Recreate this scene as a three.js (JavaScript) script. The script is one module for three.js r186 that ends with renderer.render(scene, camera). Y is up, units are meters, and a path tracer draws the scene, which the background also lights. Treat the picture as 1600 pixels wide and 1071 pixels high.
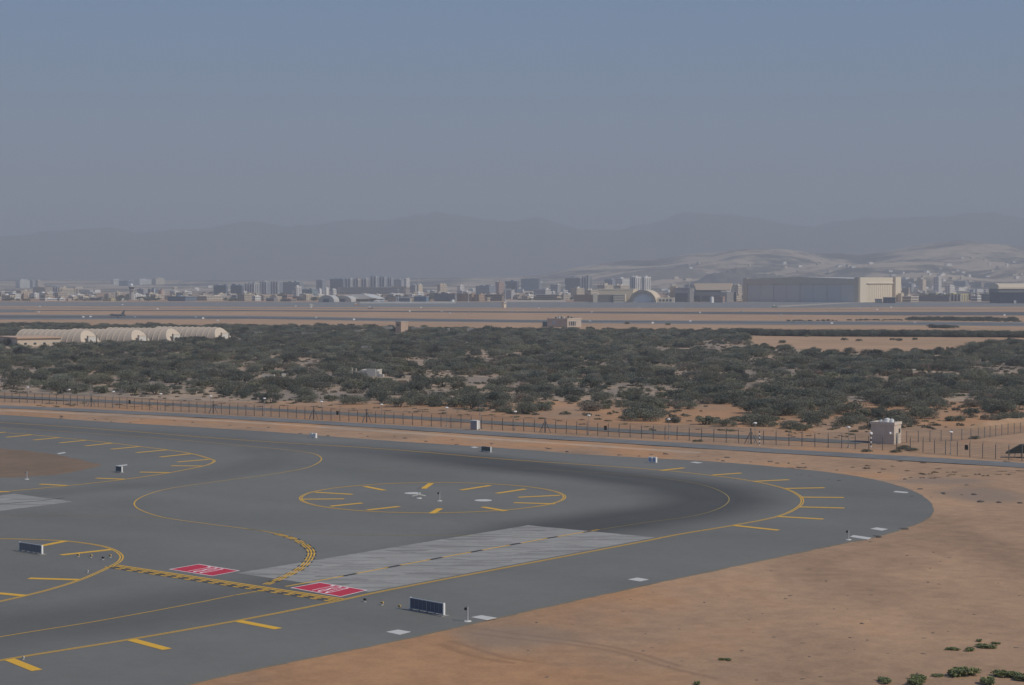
import * as THREE from 'three';
import { mergeGeometries } from 'three/addons/utils/BufferGeometryUtils.js';

// ---------------------------------------------------------------- camera, sky, sun, exposure
const scene = new THREE.Scene();
const F = 2930, CX = 800, CY = 535.5, HZ = 440, EYE = 30;          // lens in photograph pixels, horizon row, eye height in metres
const PITCH = Math.atan((CY - HZ) / F);
const camera = new THREE.PerspectiveCamera(2 * Math.atan(CY / F) * 180 / Math.PI, 1600 / 1071, 1, 60000);
camera.position.set(0, EYE, 0);
camera.rotation.x = -PITCH;
scene.add(camera);

const SUN = new THREE.Vector3(Math.cos(0.80) * Math.cos(0.24), Math.sin(0.80), Math.cos(0.80) * Math.sin(0.24)).normalize();
const sun = new THREE.DirectionalLight(new THREE.Color(1, 0.92, 0.79), 3.0);
sun.position.copy(SUN).multiplyScalar(3000); sun.target.position.set(0, 0, -600);
sun.castShadow = true; sun.shadow.radius = 3; sun.shadow.mapSize.set(4096, 4096);
Object.assign(sun.shadow.camera, { left: -900, right: 900, top: 900, bottom: -900, near: 100, far: 6000 });
scene.add(sun, sun.target);
{
  const W = 512, Hh = 256, d = new Float32Array(W * Hh * 4);
  const stops = [[-90, .20, .17, .15], [-2, .26, .25, .26], [0, .25, .26, .30], [3, .225, .28, .355], [8, .16, .26, .41], [18, .12, .21, .39], [40, .095, .165, .325], [90, .065, .13, .28]];
  for (let j = 0; j < Hh; j++) {
    const e = ((j + .5) / Hh - .5) * 180;
    let k = 0; while (k < stops.length - 2 && e > stops[k + 1][0]) k++;
    const t = Math.min(1, Math.max(0, (e - stops[k][0]) / (stops[k + 1][0] - stops[k][0])));
    for (let i = 0; i < W; i++) for (let c = 0; c < 4; c++) d[(j * W + i) * 4 + c] = c === 3 ? 1 : stops[k][c + 1] + (stops[k + 1][c + 1] - stops[k][c + 1]) * t;
  }
  const sky = new THREE.DataTexture(d, W, Hh, THREE.RGBAFormat, THREE.FloatType);
  sky.mapping = THREE.EquirectangularReflectionMapping; sky.magFilter = THREE.LinearFilter; sky.needsUpdate = true;
  scene.background = sky; scene.environment = sky;
}
scene.fog = new THREE.FogExp2(new THREE.Color(0.84, 0.885, 0.965), 0.00017);
const renderer = new THREE.WebGLRenderer({ antialias: true });
renderer.toneMapping = THREE.LinearToneMapping;
renderer.toneMappingExposure = 1.0;
renderer.shadowMap.enabled = true;

// ---------------------------------------------------------------- helpers
let seed = 12345;
const rnd = () => { seed = (seed + 0x6d2b79f5) | 0; let t = Math.imul(seed ^ (seed >>> 15), 1 | seed); t = (t + Math.imul(t ^ (t >>> 7), 61 | t)) ^ t; return ((t ^ (t >>> 14)) >>> 0) / 4294967296; };
const rr = (a, b) => a + (b - a) * rnd();
const lerp = (a, b, t) => a + (b - a) * t, clamp = (x, a = 0, b = 1) => Math.min(b, Math.max(a, x));
const smooth = (a, b, x) => { const t = clamp((x - a) / (b - a)); return t * t * (3 - 2 * t); };
const ray = (px, py) => { const u = (px - CX) / F, v = (CY - py) / F; return [u, v * Math.cos(PITCH) - Math.sin(PITCH), -(Math.cos(PITCH) + v * Math.sin(PITCH))]; };
const G = (px, py) => { const r = ray(px, py), t = -EYE / r[1]; return [r[0] * t, r[2] * t]; };                 // where that line of sight meets the ground
const P = (px, py, D) => { const r = ray(px, py), t = -D / r[2]; return new THREE.Vector3(r[0] * t, EYE + r[1] * t, -D); };
const pxOf = (x, z) => CX + F * x / (-z / Math.cos(PITCH)) , pyOf = (z) => HZ + EYE * F / -z;                    // near enough for layout
const interp = (tab, x) => { if (x <= tab[0][0]) return tab[0][1]; for (let i = 1; i < tab.length; i++) if (x <= tab[i][0]) return lerp(tab[i - 1][1], tab[i][1], (x - tab[i - 1][0]) / (tab[i][0] - tab[i - 1][0])); return tab[tab.length - 1][1]; };

const perm = new Uint8Array(65536); for (let i = 0; i < 65536; i++) perm[i] = Math.floor(rnd() * 256);
const hash = (x, y) => perm[((x & 255) << 8) | (y & 255)] / 255;
const noise = (x, y) => { const i = Math.floor(x), j = Math.floor(y), a = x - i, b = y - j, s = a * a * (3 - 2 * a), t = b * b * (3 - 2 * b); return lerp(lerp(hash(i, j), hash(i + 1, j), s), lerp(hash(i, j + 1), hash(i + 1, j + 1), s), t); };
const fbm = (x, y, o = 4) => { let s = 0, a = .5, n = 0; for (let k = 0; k < o; k++) { s += a * noise(x, y); n += a; a *= .5; x = x * 2.03 + 17.3; y = y * 2.03 + 5.1; } return s / n; };

const lin = (r, g, b) => new THREE.Color().setRGB(r, g, b);
const M = (r, g, b, rough = .9, extra = {}) => new THREE.MeshStandardMaterial({ color: lin(r, g, b), roughness: rough, metalness: 0, side: THREE.DoubleSide, ...extra });
const names = new Map();
const numbered = (n) => { const k = names.get(n) || 0; names.set(n, k + 1); return k ? n + '_' + String(k).padStart(3, '0') : n; };
const shade = (o) => { o.castShadow = true; o.receiveShadow = true; return o; };
function part(name, geo, mat, parent, extra) { const m = shade(new THREE.Mesh(Array.isArray(geo) ? mergeGeometries(geo.map(g => g.index ? g.toNonIndexed() : g)) : geo, mat)); m.name = name; if (extra) Object.assign(m.userData, extra); parent.add(m); return m; }
function struct(name, geo, mat) { const m = part(numbered(name), geo, mat, scene); m.userData.kind = 'structure'; return m; }
function thing(name, label, category, pos = [0, 0, 0], yaw = 0, group) { const g = new THREE.Group(); g.name = numbered(name); g.position.set(...pos); g.rotation.y = yaw; g.userData = { label, category }; if (group) g.userData.group = group; scene.add(g); return g; }
function copy(o, pos, yaw, label, group) { const c = o.clone(); c.name = numbered(o.name.replace(/_\d{3}$/, '')); c.userData = { ...o.userData }; if (label) c.userData.label = label; if (group) c.userData.group = group; c.position.set(...pos); if (yaw !== undefined) c.rotation.y = yaw; scene.add(c); return c; }
const box = (w, h, d, x = 0, y = 0, z = 0) => new THREE.BoxGeometry(w, h, d).translate(x, y, z);
const cyl = (r0, r1, h, x = 0, y = 0, z = 0, n = 8) => new THREE.CylinderGeometry(r0, r1, h, n).translate(x, y, z);
function bar(a, b, r, n = 6, r2 = r) { const A = new THREE.Vector3(...a), B = new THREE.Vector3(...b), d = B.clone().sub(A), g = new THREE.CylinderGeometry(r2, r, d.length(), n); g.applyQuaternion(new THREE.Quaternion().setFromUnitVectors(new THREE.Vector3(0, 1, 0), d.clone().normalize())); g.translate(...A.add(B).multiplyScalar(.5).toArray()); return g; }
function quadGeo(list) { // list of [a,b,c,d] with points [x,y,z]; uv in metres on x,z
  const p = [], uv = [], ix = []; for (const q of list) { const n = p.length / 3; for (const v of q) { p.push(...v); uv.push(v[0], -v[2]); } ix.push(n, n + 1, n + 2, n, n + 2, n + 3); }
  const g = new THREE.BufferGeometry(); g.setAttribute('position', new THREE.Float32BufferAttribute(p, 3)); g.setAttribute('uv', new THREE.Float32BufferAttribute(uv, 2)); g.setIndex(ix); g.computeVertexNormals(); return g;
}
function flat(pts, top, depth = 0, uvOf) { // pts [x,z] outline on the ground
  const s = new THREE.Shape(pts.map(p => new THREE.Vector2(p[0], -p[1])));
  const g = depth ? new THREE.ExtrudeGeometry(s, { depth, bevelEnabled: false }) : new THREE.ShapeGeometry(s);
  g.rotateX(-Math.PI / 2); g.translate(0, top - depth, 0);
  const p = g.attributes.position, uv = new Float32Array(p.count * 2);
  for (let i = 0; i < p.count; i++) { const [u, v] = uvOf ? uvOf(p.getX(i), p.getZ(i)) : [p.getX(i), -p.getZ(i)]; uv[2 * i] = u; uv[2 * i + 1] = v; }
  g.setAttribute('uv', new THREE.BufferAttribute(uv, 2)); return g;
}
const spline = (pix, step = 1, closed = false) => { const c = new THREE.CatmullRomCurve3(pix.map(([a, b]) => { const g = G(a, b); return new THREE.Vector3(g[0], 0, g[1]); }), closed, 'centripetal'); const n = Math.max(4, Math.round(c.getLength() / step)); return c.getSpacedPoints(n); };
function ribbon(pts, width, y, off = 0, dash) { // flat strip along pts; off = sideways shift; dash = [on, gap]
  const q = []; let run = 0; const side = [];
  for (let i = 0; i < pts.length; i++) { const a = pts[Math.max(0, i - 1)], b = pts[Math.min(pts.length - 1, i + 1)], dx = b.x - a.x, dz = b.z - a.z, l = Math.hypot(dx, dz) || 1; side.push([-dz / l, dx / l]); }
  for (let i = 0; i < pts.length - 1; i++) {
    const L = Math.hypot(pts[i + 1].x - pts[i].x, pts[i + 1].z - pts[i].z); run += L;
    if (dash && (run % (dash[0] + dash[1])) > dash[0]) continue;
    const e = (k, s) => [pts[k].x + side[k][0] * (off + s * width / 2), y, pts[k].z + side[k][1] * (off + s * width / 2)];
    q.push([e(i, -1), e(i + 1, -1), e(i + 1, 1), e(i, 1)]);
  }
  return quadGeo(q);
}
function makeTexture(w, h, f, srgb = true) { const d = new Uint8Array(w * h * 4); for (let j = 0; j < h; j++) for (let i = 0; i < w; i++) { const c = f(i, j), k = (j * w + i) * 4; for (let m = 0; m < 3; m++) { const v = c[m] ?? c[0]; d[k + m] = srgb ? 255 * Math.pow(clamp(v), 1 / 2.2) : 255 * clamp(v); } d[k + 3] = 255; } const t = new THREE.DataTexture(d, w, h); t.wrapS = t.wrapT = THREE.RepeatWrapping; t.magFilter = THREE.LinearFilter; t.minFilter = THREE.LinearMipmapLinearFilter; t.generateMipmaps = true; if (srgb) t.colorSpace = THREE.SRGBColorSpace; t.needsUpdate = true; return t; }
// distance field of several ground polylines, kept on a coarse grid
const segsOf = (pix) => spline(pix, 4).map(p => [p.x, p.z]);
const distTo = (seg, x, z) => { let b = 1e9; for (let i = 0; i < seg.length - 1; i++) { const ax = seg[i][0], az = seg[i][1], dx = seg[i + 1][0] - ax, dz = seg[i + 1][1] - az, t = clamp(((x - ax) * dx + (z - az) * dz) / (dx * dx + dz * dz)); const d = Math.hypot(x - ax - dx * t, z - az - dz * t); if (d < b) b = d; } return b; };
const inPoly = (poly, x, y) => { let c = false; for (let i = 0, j = poly.length - 1; i < poly.length; j = i++) { const [a, b] = poly[i], [e, f] = poly[j]; if ((b > y) !== (f > y) && x < (e - a) * (y - b) / (f - b) + a) c = !c; } return c; };

// ---------------------------------------------------------------- ground
const tile = 512;
const tileNoise = (i, j, cells, s) => { // wraps
  const x = i / tile * cells, y = j / tile * cells, a = Math.floor(x), b = Math.floor(y), u = x - a, v = y - b, su = u * u * (3 - 2 * u), sv = v * v * (3 - 2 * v), h = (p, q) => hash((p % cells) + s * 7, (q % cells) + s * 13);
  return lerp(lerp(h(a, b), h(a + 1, b), su), lerp(h(a, b + 1), h(a + 1, b + 1), su), sv);
};
const sandTile = makeTexture(tile, tile, (i, j) => { const n = .35 * tileNoise(i, j, 4, 1) + .3 * tileNoise(i, j, 11, 2) + .2 * tileNoise(i, j, 40, 3) + .15 * tileNoise(i, j, 128, 4); const k = .72 + .5 * n; return [.41 * k, .255 * k, .145 * k * (1 + .1 * (n - .5))]; });
{
  const R = 26000, t = sandTile.clone(); t.repeat.set(1 / 310, 1 / 310); t.needsUpdate = true;
  struct('ground', quadGeo([[[-R, -.15, 2000], [R, -.15, 2000], [R, -.15, -R], [-R, -.15, -R]]]), M(1, 1, 1, .95, { map: t }));
}
// sand of the near verge, with real relief
const VX0 = -170, VX1 = 200, VZ0 = -470, VZ1 = -95;
const roadIn = [[-200, 629], [0, 636], [200, 645], [400, 655], [600, 667], [800, 680], [1000, 692], [1200, 704.5], [1400, 716], [1600, 728], [1800, 741]];
const roadOut = [[-200, 612], [0, 620], [200, 629], [400, 639.5], [600, 650.5], [800, 662.5], [1000, 675], [1200, 685], [1350, 692]];
const asphaltPix = [[-320, 640], [0, 649], [150, 659], [400, 674], [600, 689], [800, 702], [900, 710], [1012, 716.5], [1110, 722], [1210, 730], [1300, 739.5], [1360, 749], [1420, 765], [1448, 780], [1459, 796], [1450, 811], [1420, 824], [1360, 842], [1325, 848.5], [1200, 874.5], [1012, 914.5], [800, 961], [600, 1006], [400, 1046], [290, 1071], [-100, 1165], [-500, 1220]];
const asphaltLine = (() => { const c = new THREE.CatmullRomCurve3(asphaltPix.map(([a, b]) => { const g = G(a, b); return new THREE.Vector3(g[0], 0, g[1]); }), false, 'centripetal'); return c.getSpacedPoints(700).map((p, i) => [p.x + .22 * (noise(i * .9, 3) - .5), p.z + .22 * (noise(i * .9, 9) - .5)]); })();
{
  const inSeg = segsOf(roadIn), track1 = segsOf([[690, 1008], [720, 1020], [760, 1030], [800, 1036]]), track2 = segsOf([[705, 1003], [740, 1013], [790, 1028], [830, 1034]]), track3 = segsOf([[740, 990], [820, 1000], [900, 1008], [960, 1018], [1040, 1042], [1120, 1060]]), track4 = segsOf([[760, 984], [850, 996], [930, 1006], [990, 1019], [1060, 1040]]), pale = segsOf([[0, 641], [200, 650], [400, 661], [600, 674], [800, 688], [950, 698], [1080, 707]]), ash = G(1530, 774), ash2 = G(1440, 752), ash3 = G(820, 995);
  const N = 2048, cache = 256, near = new Float32Array(cache * cache * 3), at = (i, n) => i / n;
  for (let j = 0; j < cache; j++) for (let i = 0; i < cache; i++) { const x = lerp(VX0, VX1, (i + .5) / cache), z = lerp(VZ0, VZ1, (j + .5) / cache), k = (j * cache + i) * 3; near[k] = distTo(pale, x, z); near[k + 1] = Math.min(distTo(track1, x, z), distTo(track2, x, z), distTo(track3, x, z), distTo(track4, x, z)); }
  const grab = (i, j, c) => { const x = clamp(i / N * cache - .5, 0, cache - 1.01), y = clamp(j / N * cache - .5, 0, cache - 1.01), a = Math.floor(x), b = Math.floor(y), q = (u, v) => near[(v * cache + u) * 3 + c]; return lerp(lerp(q(a, b), q(a + 1, b), x - a), lerp(q(a, b + 1), q(a + 1, b + 1), x - a), y - b); };
  const tex = makeTexture(N, N, (i, j) => {
    const x = lerp(VX0, VX1, (i + .5) / N), z = lerp(VZ0, VZ1, (j + .5) / N);
    const big = fbm(x * .018 + 3, z * .012, 3), mid = fbm(x * .09, z * .055 + 40, 4), fine = fbm(x * .8, z * .8, 3), grit = hash(i * 3 + (j >> 4), j * 5 + (i >> 5));
    let k = .60 + .62 * mid + .30 * (fine - .5) + .14 * (grit - .5), red = smooth(.36, .64, big + .7 * (mid - .5));
    let r = lerp(.455, .435, red) * k, g = lerp(.283, .235, red) * k, b = lerp(.165, .112, red) * k;
    const nt = grab(i, j, 1); if (nt < 3) { const seg = Math.min(distTo(track1, x, z), distTo(track2, x, z), distTo(track3, x, z), distTo(track4, x, z)); const w = smooth(.5, .15, seg) * (.2 + .5 * fine); r *= 1 - .4 * w; g *= 1 - .42 * w; b *= 1 - .42 * w; }
    const dp = grab(i, j, 0), pw = smooth(2.6, .6, dp + 2 * (mid - .5)) * .7; r = lerp(r, .56 * k, pw); g = lerp(g, .42 * k, pw); b = lerp(b, .30 * k, pw);
    let a = Math.max(smooth(1, .3, Math.hypot((x - ash[0]) / 8, (z - ash[1]) / 13) + 1.1 * (mid - .5)), smooth(1, .3, Math.hypot((x - ash2[0]) / 13, (z - ash2[1]) / 7) + 1.2 * (mid - .5)), .6 * smooth(1, .3, Math.hypot((x - ash3[0]) / 7, (z - ash3[1]) / 6) + 1.3 * (mid - .5))) * (.45 + .5 * fine);
    r = lerp(r, .26, a); g = lerp(g, .195, a); b = lerp(b, .145, a);
    return [r, g, b];
  });
  const bump = makeTexture(512, 512, (i, j) => { const n = .5 * tileNoise(i, j, 18, 5) + .3 * tileNoise(i, j, 60, 6) + .2 * tileNoise(i, j, 190, 7); return [n]; }, false); bump.repeat.set(16, 16);
  const n = 230, g = new THREE.PlaneGeometry(VX1 - VX0, VZ1 - VZ0, n, n).rotateX(-Math.PI / 2).translate((VX0 + VX1) / 2, 0, (VZ0 + VZ1) / 2), p = g.attributes.position, uv = g.attributes.uv;
  for (let i = 0; i < p.count; i++) { const x = p.getX(i), z = p.getZ(i); const far = inPoly(asphaltLine, x, z) ? 0 : 1; p.setY(i, -.10 + .14 * fbm(x * .13, z * .13, 4) * (far ? 1 : .4)); uv.setXY(i, (x - VX0) / (VX1 - VX0), (z - VZ0) / (VZ1 - VZ0)); }
  g.computeVertexNormals();
  struct('sand_verge', g, M(1, 1, 1, .95, { map: tex, bumpMap: bump, bumpScale: .05 }));
}

// ---------------------------------------------------------------- taxiway: asphalt, concrete, paint
const ASPH = .06;
const AX0 = -150, AX1 = 80, AZ0 = -450, AZ1 = -110;
const cornerWear = [[-200, 655], [0, 663], [200, 676], [400, 692], [600, 706], [800, 727], [975, 748], [1075, 763], [1118, 780], [1085, 797], [1000, 810], [925, 820], [850, 832], [700, 866], [560, 897], [400, 927], [200, 962], [0, 990], [-200, 1030]];
const leftWear = [[-100, 786], [0, 779], [150, 765], [275, 753], [375, 735], [420, 716], [400, 699]];
const asphaltTex = (() => {
  const N = 2048, cache = 320, near = new Float32Array(cache * cache * 2), a1 = segsOf(cornerWear), a2 = segsOf(leftWear);
  for (let j = 0; j < cache; j++) for (let i = 0; i < cache; i++) { const x = lerp(AX0, AX1, (i + .5) / cache), z = lerp(AZ0, AZ1, (j + .5) / cache); near[(j * cache + i) * 2] = distTo(a1, x, z); near[(j * cache + i) * 2 + 1] = distTo(a2, x, z); }
  const grab = (i, j, c) => { const x = clamp(i / N * cache - .5, 0, cache - 1.01), y = clamp(j / N * cache - .5, 0, cache - 1.01), a = Math.floor(x), b = Math.floor(y), q = (u, v) => near[(v * cache + u) * 2 + c]; return lerp(lerp(q(a, b), q(a + 1, b), x - a), lerp(q(a, b + 1), q(a + 1, b + 1), x - a), y - b); };
  return makeTexture(N, N, (i, j) => {
    const x = lerp(AX0, AX1, (i + .5) / N), z = lerp(AZ0, AZ1, (j + .5) / N);
    const s = .79, c = .61, al = x * s + z * c, ac = -x * c + z * s;                          // along and across the paving lanes
    const lane = noise(ac / 6.1, al * .004), mid = fbm(x * .06, z * .06, 4), fine = fbm(x * 1.1, z * 1.1, 3), streak = fbm(al * .03, ac * .9, 3), grit = hash(i * 3 + (j >> 3), j * 7 + (i >> 4));
    let k = .165 * (.80 + .12 * lane + .26 * mid + .12 * (fine - .5) + .08 * (grit - .5));
    const d1 = grab(i, j, 0), d2 = grab(i, j, 1), str = fbm(d1 * .55, al * .012, 3);
    const w = Math.max(smooth(13, 2.5, d1 + 3 * (mid - .5)) * (.72 + .26 * str), .7 * smooth(7, 1, d2 + 3 * (mid - .5)) * (.5 + .5 * fbm(d2 * .5, al * .012, 3)));   // tyre rubber along the turning paths
    k *= 1 - .66 * w * lerp(.42, 1, smooth(-22, 4, x - (z + 250) * .12));
    const dust = smooth(.55, .8, fbm(x * .035 + 9, z * .035, 4)) * .16 * (.5 + streak);
    return [k + .05 * dust, k * .985 + .038 * dust, k * .89 + .025 * dust];
  });
})();
const grainBump = makeTexture(256, 256, (i, j) => [hash(i * 5 + (j >> 2), j * 3)], false); grainBump.repeat.set(90, 120);
const aUV = (x, z) => [(x - AX0) / (AX1 - AX0), (z - AZ0) / (AZ1 - AZ0)];
const mAsphalt = M(1, 1, 1, .86, { map: asphaltTex });
const taxiway = struct('taxiway', flat(asphaltLine, ASPH, .16, aUV), mAsphalt);
const tpart = (name, g, m, label) => { const o = part(name, g, m, taxiway); if (label) o.userData.label = label; return o; };
const wearTex = makeTexture(256, 256, (i, j) => { const n = fbm(i * .05, j * .05, 4), f = hash(i * 3, j * 7); const k = .80 + .3 * n - (f > .93 ? .25 : 0); return [k, k, k]; });
const mYellow = M(.80, .45, .04, .8, { map: wearTex }), mYellowPale = M(.36, .27, .09, .85, { map: wearTex }), mBlack = M(.03, .03, .03, .85), mWhite = M(.62, .61, .58, .8, { map: wearTex });

// concrete pads made of single slabs
const slabTex = [0, 1, 2].map(v => { const t = makeTexture(256, 256, (i, j) => { const n = fbm(i * .02 + v * 30, j * .06, 4), f = fbm(i * .25 + v * 11, j * .25, 2), s = fbm(i * .006 + 4 * v, j * .14, 3); const k = .20 + .10 * n + .04 * f - .07 * smooth(.5, .75, s); return [k * 1.03, k * .99, k * .92]; }); t.repeat.set(.05, .05); return t; });
const mSlab = [0, 1, 2, 3, 4, 5].map(i => M(...[1.17, 1.19, 1.22, 1.18, 1.2, 1.16].map(x => [x, x, x])[i], .9, { map: slabTex[i % 3] }));
function slabPad(corners, nx, ny, label) {
  const q = corners.map(([a, b]) => G(a, b));
  const pt = (u, v) => [0, 1].map(k => lerp(lerp(q[0][k], q[1][k], u), lerp(q[3][k], q[2][k], u), v));
  for (let i = 0; i < nx; i++) for (let j = 0; j < ny; j++) {
    const e = .0014, y = ASPH + .007 + .002 * rnd(), c = [pt(i / nx + e / 3, j / ny + e), pt((i + 1) / nx - e / 3, j / ny + e), pt((i + 1) / nx - e / 3, (j + 1) / ny - e), pt(i / nx + e / 3, (j + 1) / ny - e)];
    tpart('concrete_slab', flat(c, y, .03), mSlab[Math.floor(rnd() * 6)]);
  }
}
slabPad([[368, 897], [825, 822], [1024, 841], [576, 926.5]], 9, 4);
slabPad([[-190, 800], [22, 772.5], [112, 785], [-90, 811]], 6, 3);

// painted lines
const YP = ASPH + .013;
function doubleLine(pix, w = .16, gap = .3, m = mYellow, label) { const s = spline(pix, 1); for (const o of [-1, 1]) tpart('edge_line', ribbon(s, w, YP, o * gap / 2), m, label); return s; }
const Z = (ox, oy, k) => (x, y) => [ox + x / k, oy + y / k];
const e1 = [[-200, 649], [0, 661], [125, 669], [400, 690], [600, 702.5], [800, 719.5], [1025, 735], [1112, 744], [1177, 753], [1226, 764.5], [1248, 775], [1254, 783], [1248, 793], [1216, 808], [1147, 822], [1060, 836.5], [1000, 848.5], [800, 886.5], [575, 930], [535, 939], [400, 966], [205, 1000.5], [37, 1027.5], [-40, 1041], [-200, 1072]];
doubleLine(e1);
const z8 = Z(0, 660, 4.444), e2 = [[-200, 662], [0, 676.5], ...[[220, 90], [410, 110], [600, 128], [780, 148], [970, 172], [1160, 195], [1330, 222], [1450, 256], [1487, 272], [1455, 294], [1400, 310], [1180, 353], [860, 401], [460, 445], [0, 490]].map(p => z8(...p)), [-150, 791]];
doubleLine(e2, .16, .3, mYellow);
const z1 = Z(0, 820, 4), e3 = [[-150, 845], ...[[0, 93], [200, 97], [410, 107], [560, 125], [650, 142], [715, 165], [752, 192], [759, 210], [738, 240], [690, 266], [500, 350], [300, 413], [150, 451], [0, 485]].map(p => z1(...p)), [-150, 973]];
doubleLine(e3);
{ // circle
  const c = []; for (let i = 0; i <= 120; i++) { const a = i / 120 * 2 * Math.PI; c.push(new THREE.Vector3(-11 + 18.3 * Math.cos(a), 0, -260 + 18.3 * Math.sin(a))); }
  for (const o of [-1, 1]) tpart('circle_line', ribbon(c, .16, YP, o * .15), mYellow);
}
function stripe(a, b, w = .9) { const A = G(...a), B = G(...b), d = [B[0] - A[0], B[1] - A[1]], l = Math.hypot(...d), n = [-d[1] / l * w / 2, d[0] / l * w / 2]; tpart('shoulder_stripe', quadGeo([[[A[0] - n[0], YP + .004, A[1] - n[1]], [B[0] - n[0], YP + .004, B[1] - n[1]], [B[0] + n[0], YP + .004, B[1] + n[1]], [A[0] + n[0], YP + .004, A[1] + n[1]]]]), mYellow); }
for (const [a, b, c, d] of [[220, 90, 40, 108], [410, 110, 230, 127], [600, 128, 410, 147], [780, 148, 590, 168], [970, 172, 770, 191], [1160, 195, 945, 215], [1330, 222, 1110, 245], [1450, 262, 1230, 280], [1400, 308, 1185, 306], [1180, 354, 970, 350], [865, 400, 665, 392], [465, 444, 275, 434], [60, 487, -140, 483], [30, 72, -150, 90]]) stripe(z8(a, b), z8(c, d));
for (const [a, b, c, d] of [[410, 107, 228, 143], [700, 160, 380, 195], [495, 350, 178, 341], [155, 450, -20, 434]]) stripe(z1(a, b), z1(c, d));
const z7 = Z(1000, 700, 3.333);
for (const [a, b, c, d] of [[108, 121, 230, 107], [378, 145, 530, 134], [590, 178, 777, 169], [755, 215, 962, 211], [838, 260, 1063, 262], [828, 311, 1066, 317], [718, 361, 957, 375], [492, 408, 722, 433]]) stripe(z7(a, b), z7(c, d));
for (const [a, b, c, d] of [[55, 848, 230, 918], [822, 726, 1045, 786], [1488, 608, 1740, 657]]) stripe(z1(a, b), z1(c, d));
const zc = Z(450, 740, 3.5556);
for (const [a, b, c, d] of [[425, 75, 535, 97], [795, 58, 752, 88], [1125, 70, 960, 96], [1320, 90, 1160, 114], [1510, 125, 1280, 136], [1485, 173, 1255, 166], [1210, 212, 1080, 190], [798, 226, 846, 198], [440, 207, 618, 187], [235, 186, 412, 168], [70, 147, 312, 145], [150, 108, 358, 120]]) stripe(zc(a, b), zc(c, d), .85);
// taxi centre lines
const YC = YP + .002;
const centre = (pix, w = .16, m = mYellow, dash) => tpart('centre_line', ribbon(spline(pix, 1), w, YC, 0, dash), m);
centre([[555, 736], [675, 731.5], [800, 732.5], [900, 737.5], [1000, 744.5], [1054, 751], [1090, 757], [1120, 766], [1139, 779], [1129, 793], [1090, 806], [1000, 819], [935, 829]], .16, mYellowPale);
centre([[935, 829], [870, 840], [800, 852.5], [650, 880], [550, 899], [500, 908.5], [446, 918]], .3, mYellow);
{ const s = spline([[925, 831], [870, 840], [800, 852.5], [650, 880], [550, 899], [500, 908.5]], .5); tpart('black_dash', ribbon(s, .55, YC - .002, 0, [2.5, 4.5]), mBlack); tpart('black_dash', ribbon(s, .32, YC + .003, 0, [1.7, 5.3]), mBlack); }
centre([[420, 922], [375, 930], [300, 945], [150, 972.5], [0, 997], [-150, 1026]], .16, mYellow);
centre([[420, 923.5], [395, 928], [365, 932]], .16, mYellowPale);
const loop = [[-100, 662], [0, 669], [200, 682], [300, 690], [380, 697.5], [440, 703], [486, 709], [499, 714], [502, 719], [494, 726], [475, 733], [437, 740], [400, 745.5], [350, 752], [262, 765], [225, 776], [210, 786], [214, 795], [237, 805], [262, 811], [325, 820], [385, 827.5], [410, 831]];
centre(loop, .17, mYellow);
const enh = [[385, 827.5], [410, 831], [432, 835.5], [455, 842], [475, 852], [486, 863], [483, 875], [470, 889], [450, 900], [425, 911], [415, 915]];
centre(enh, .17, mYellow);
{ const s = spline(enh.slice(2), .5); for (const o of [-1, 1]) tpart('centre_dash', ribbon(s, .17, YC, o * .32, [2.6, .8]), mYellow); for (const o of [-.16, .16, .5, -.5]) tpart('black_dash', ribbon(s, .15, YC - .001, o, [1.2, 1.4]), mBlack); }
centre([[385, 828], [430, 832], [475, 834.5], [560, 837], [680, 838.5], [745, 838.5]], .16, mYellowPale);
centre([[262, 811], [210, 808.5], [120, 806.5], [20, 806.5], [-100, 808]], .16, mYellowPale);
centre([[100, 779], [60, 784], [0, 789], [-100, 802]], .3, mBlack);
// holding position: two solid, two dashed
{
  const A = G(183, 884.5), B = G(536, 937.5), d = [B[0] - A[0], B[1] - A[1]], l = Math.hypot(...d), n = [-d[1] / l, d[0] / l], pts = []; for (let i = 0; i <= 400; i++) pts.push(new THREE.Vector3(lerp(A[0], B[0], i / 400), 0, lerp(A[1], B[1], i / 400)));
  tpart('holding_line_ground', ribbon(pts, 2.0, YC, .85), M(.07, .068, .065), 'black painted strip behind the yellow holding lines');
  [[0, 0], [.55, 0], [1.1, 1], [1.65, 1]].forEach(([o, ds]) => tpart(ds ? 'holding_dash' : 'holding_line', ribbon(pts, .3, YC + .004, o, ds ? [.9, .9] : null), mYellow));
}
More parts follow.
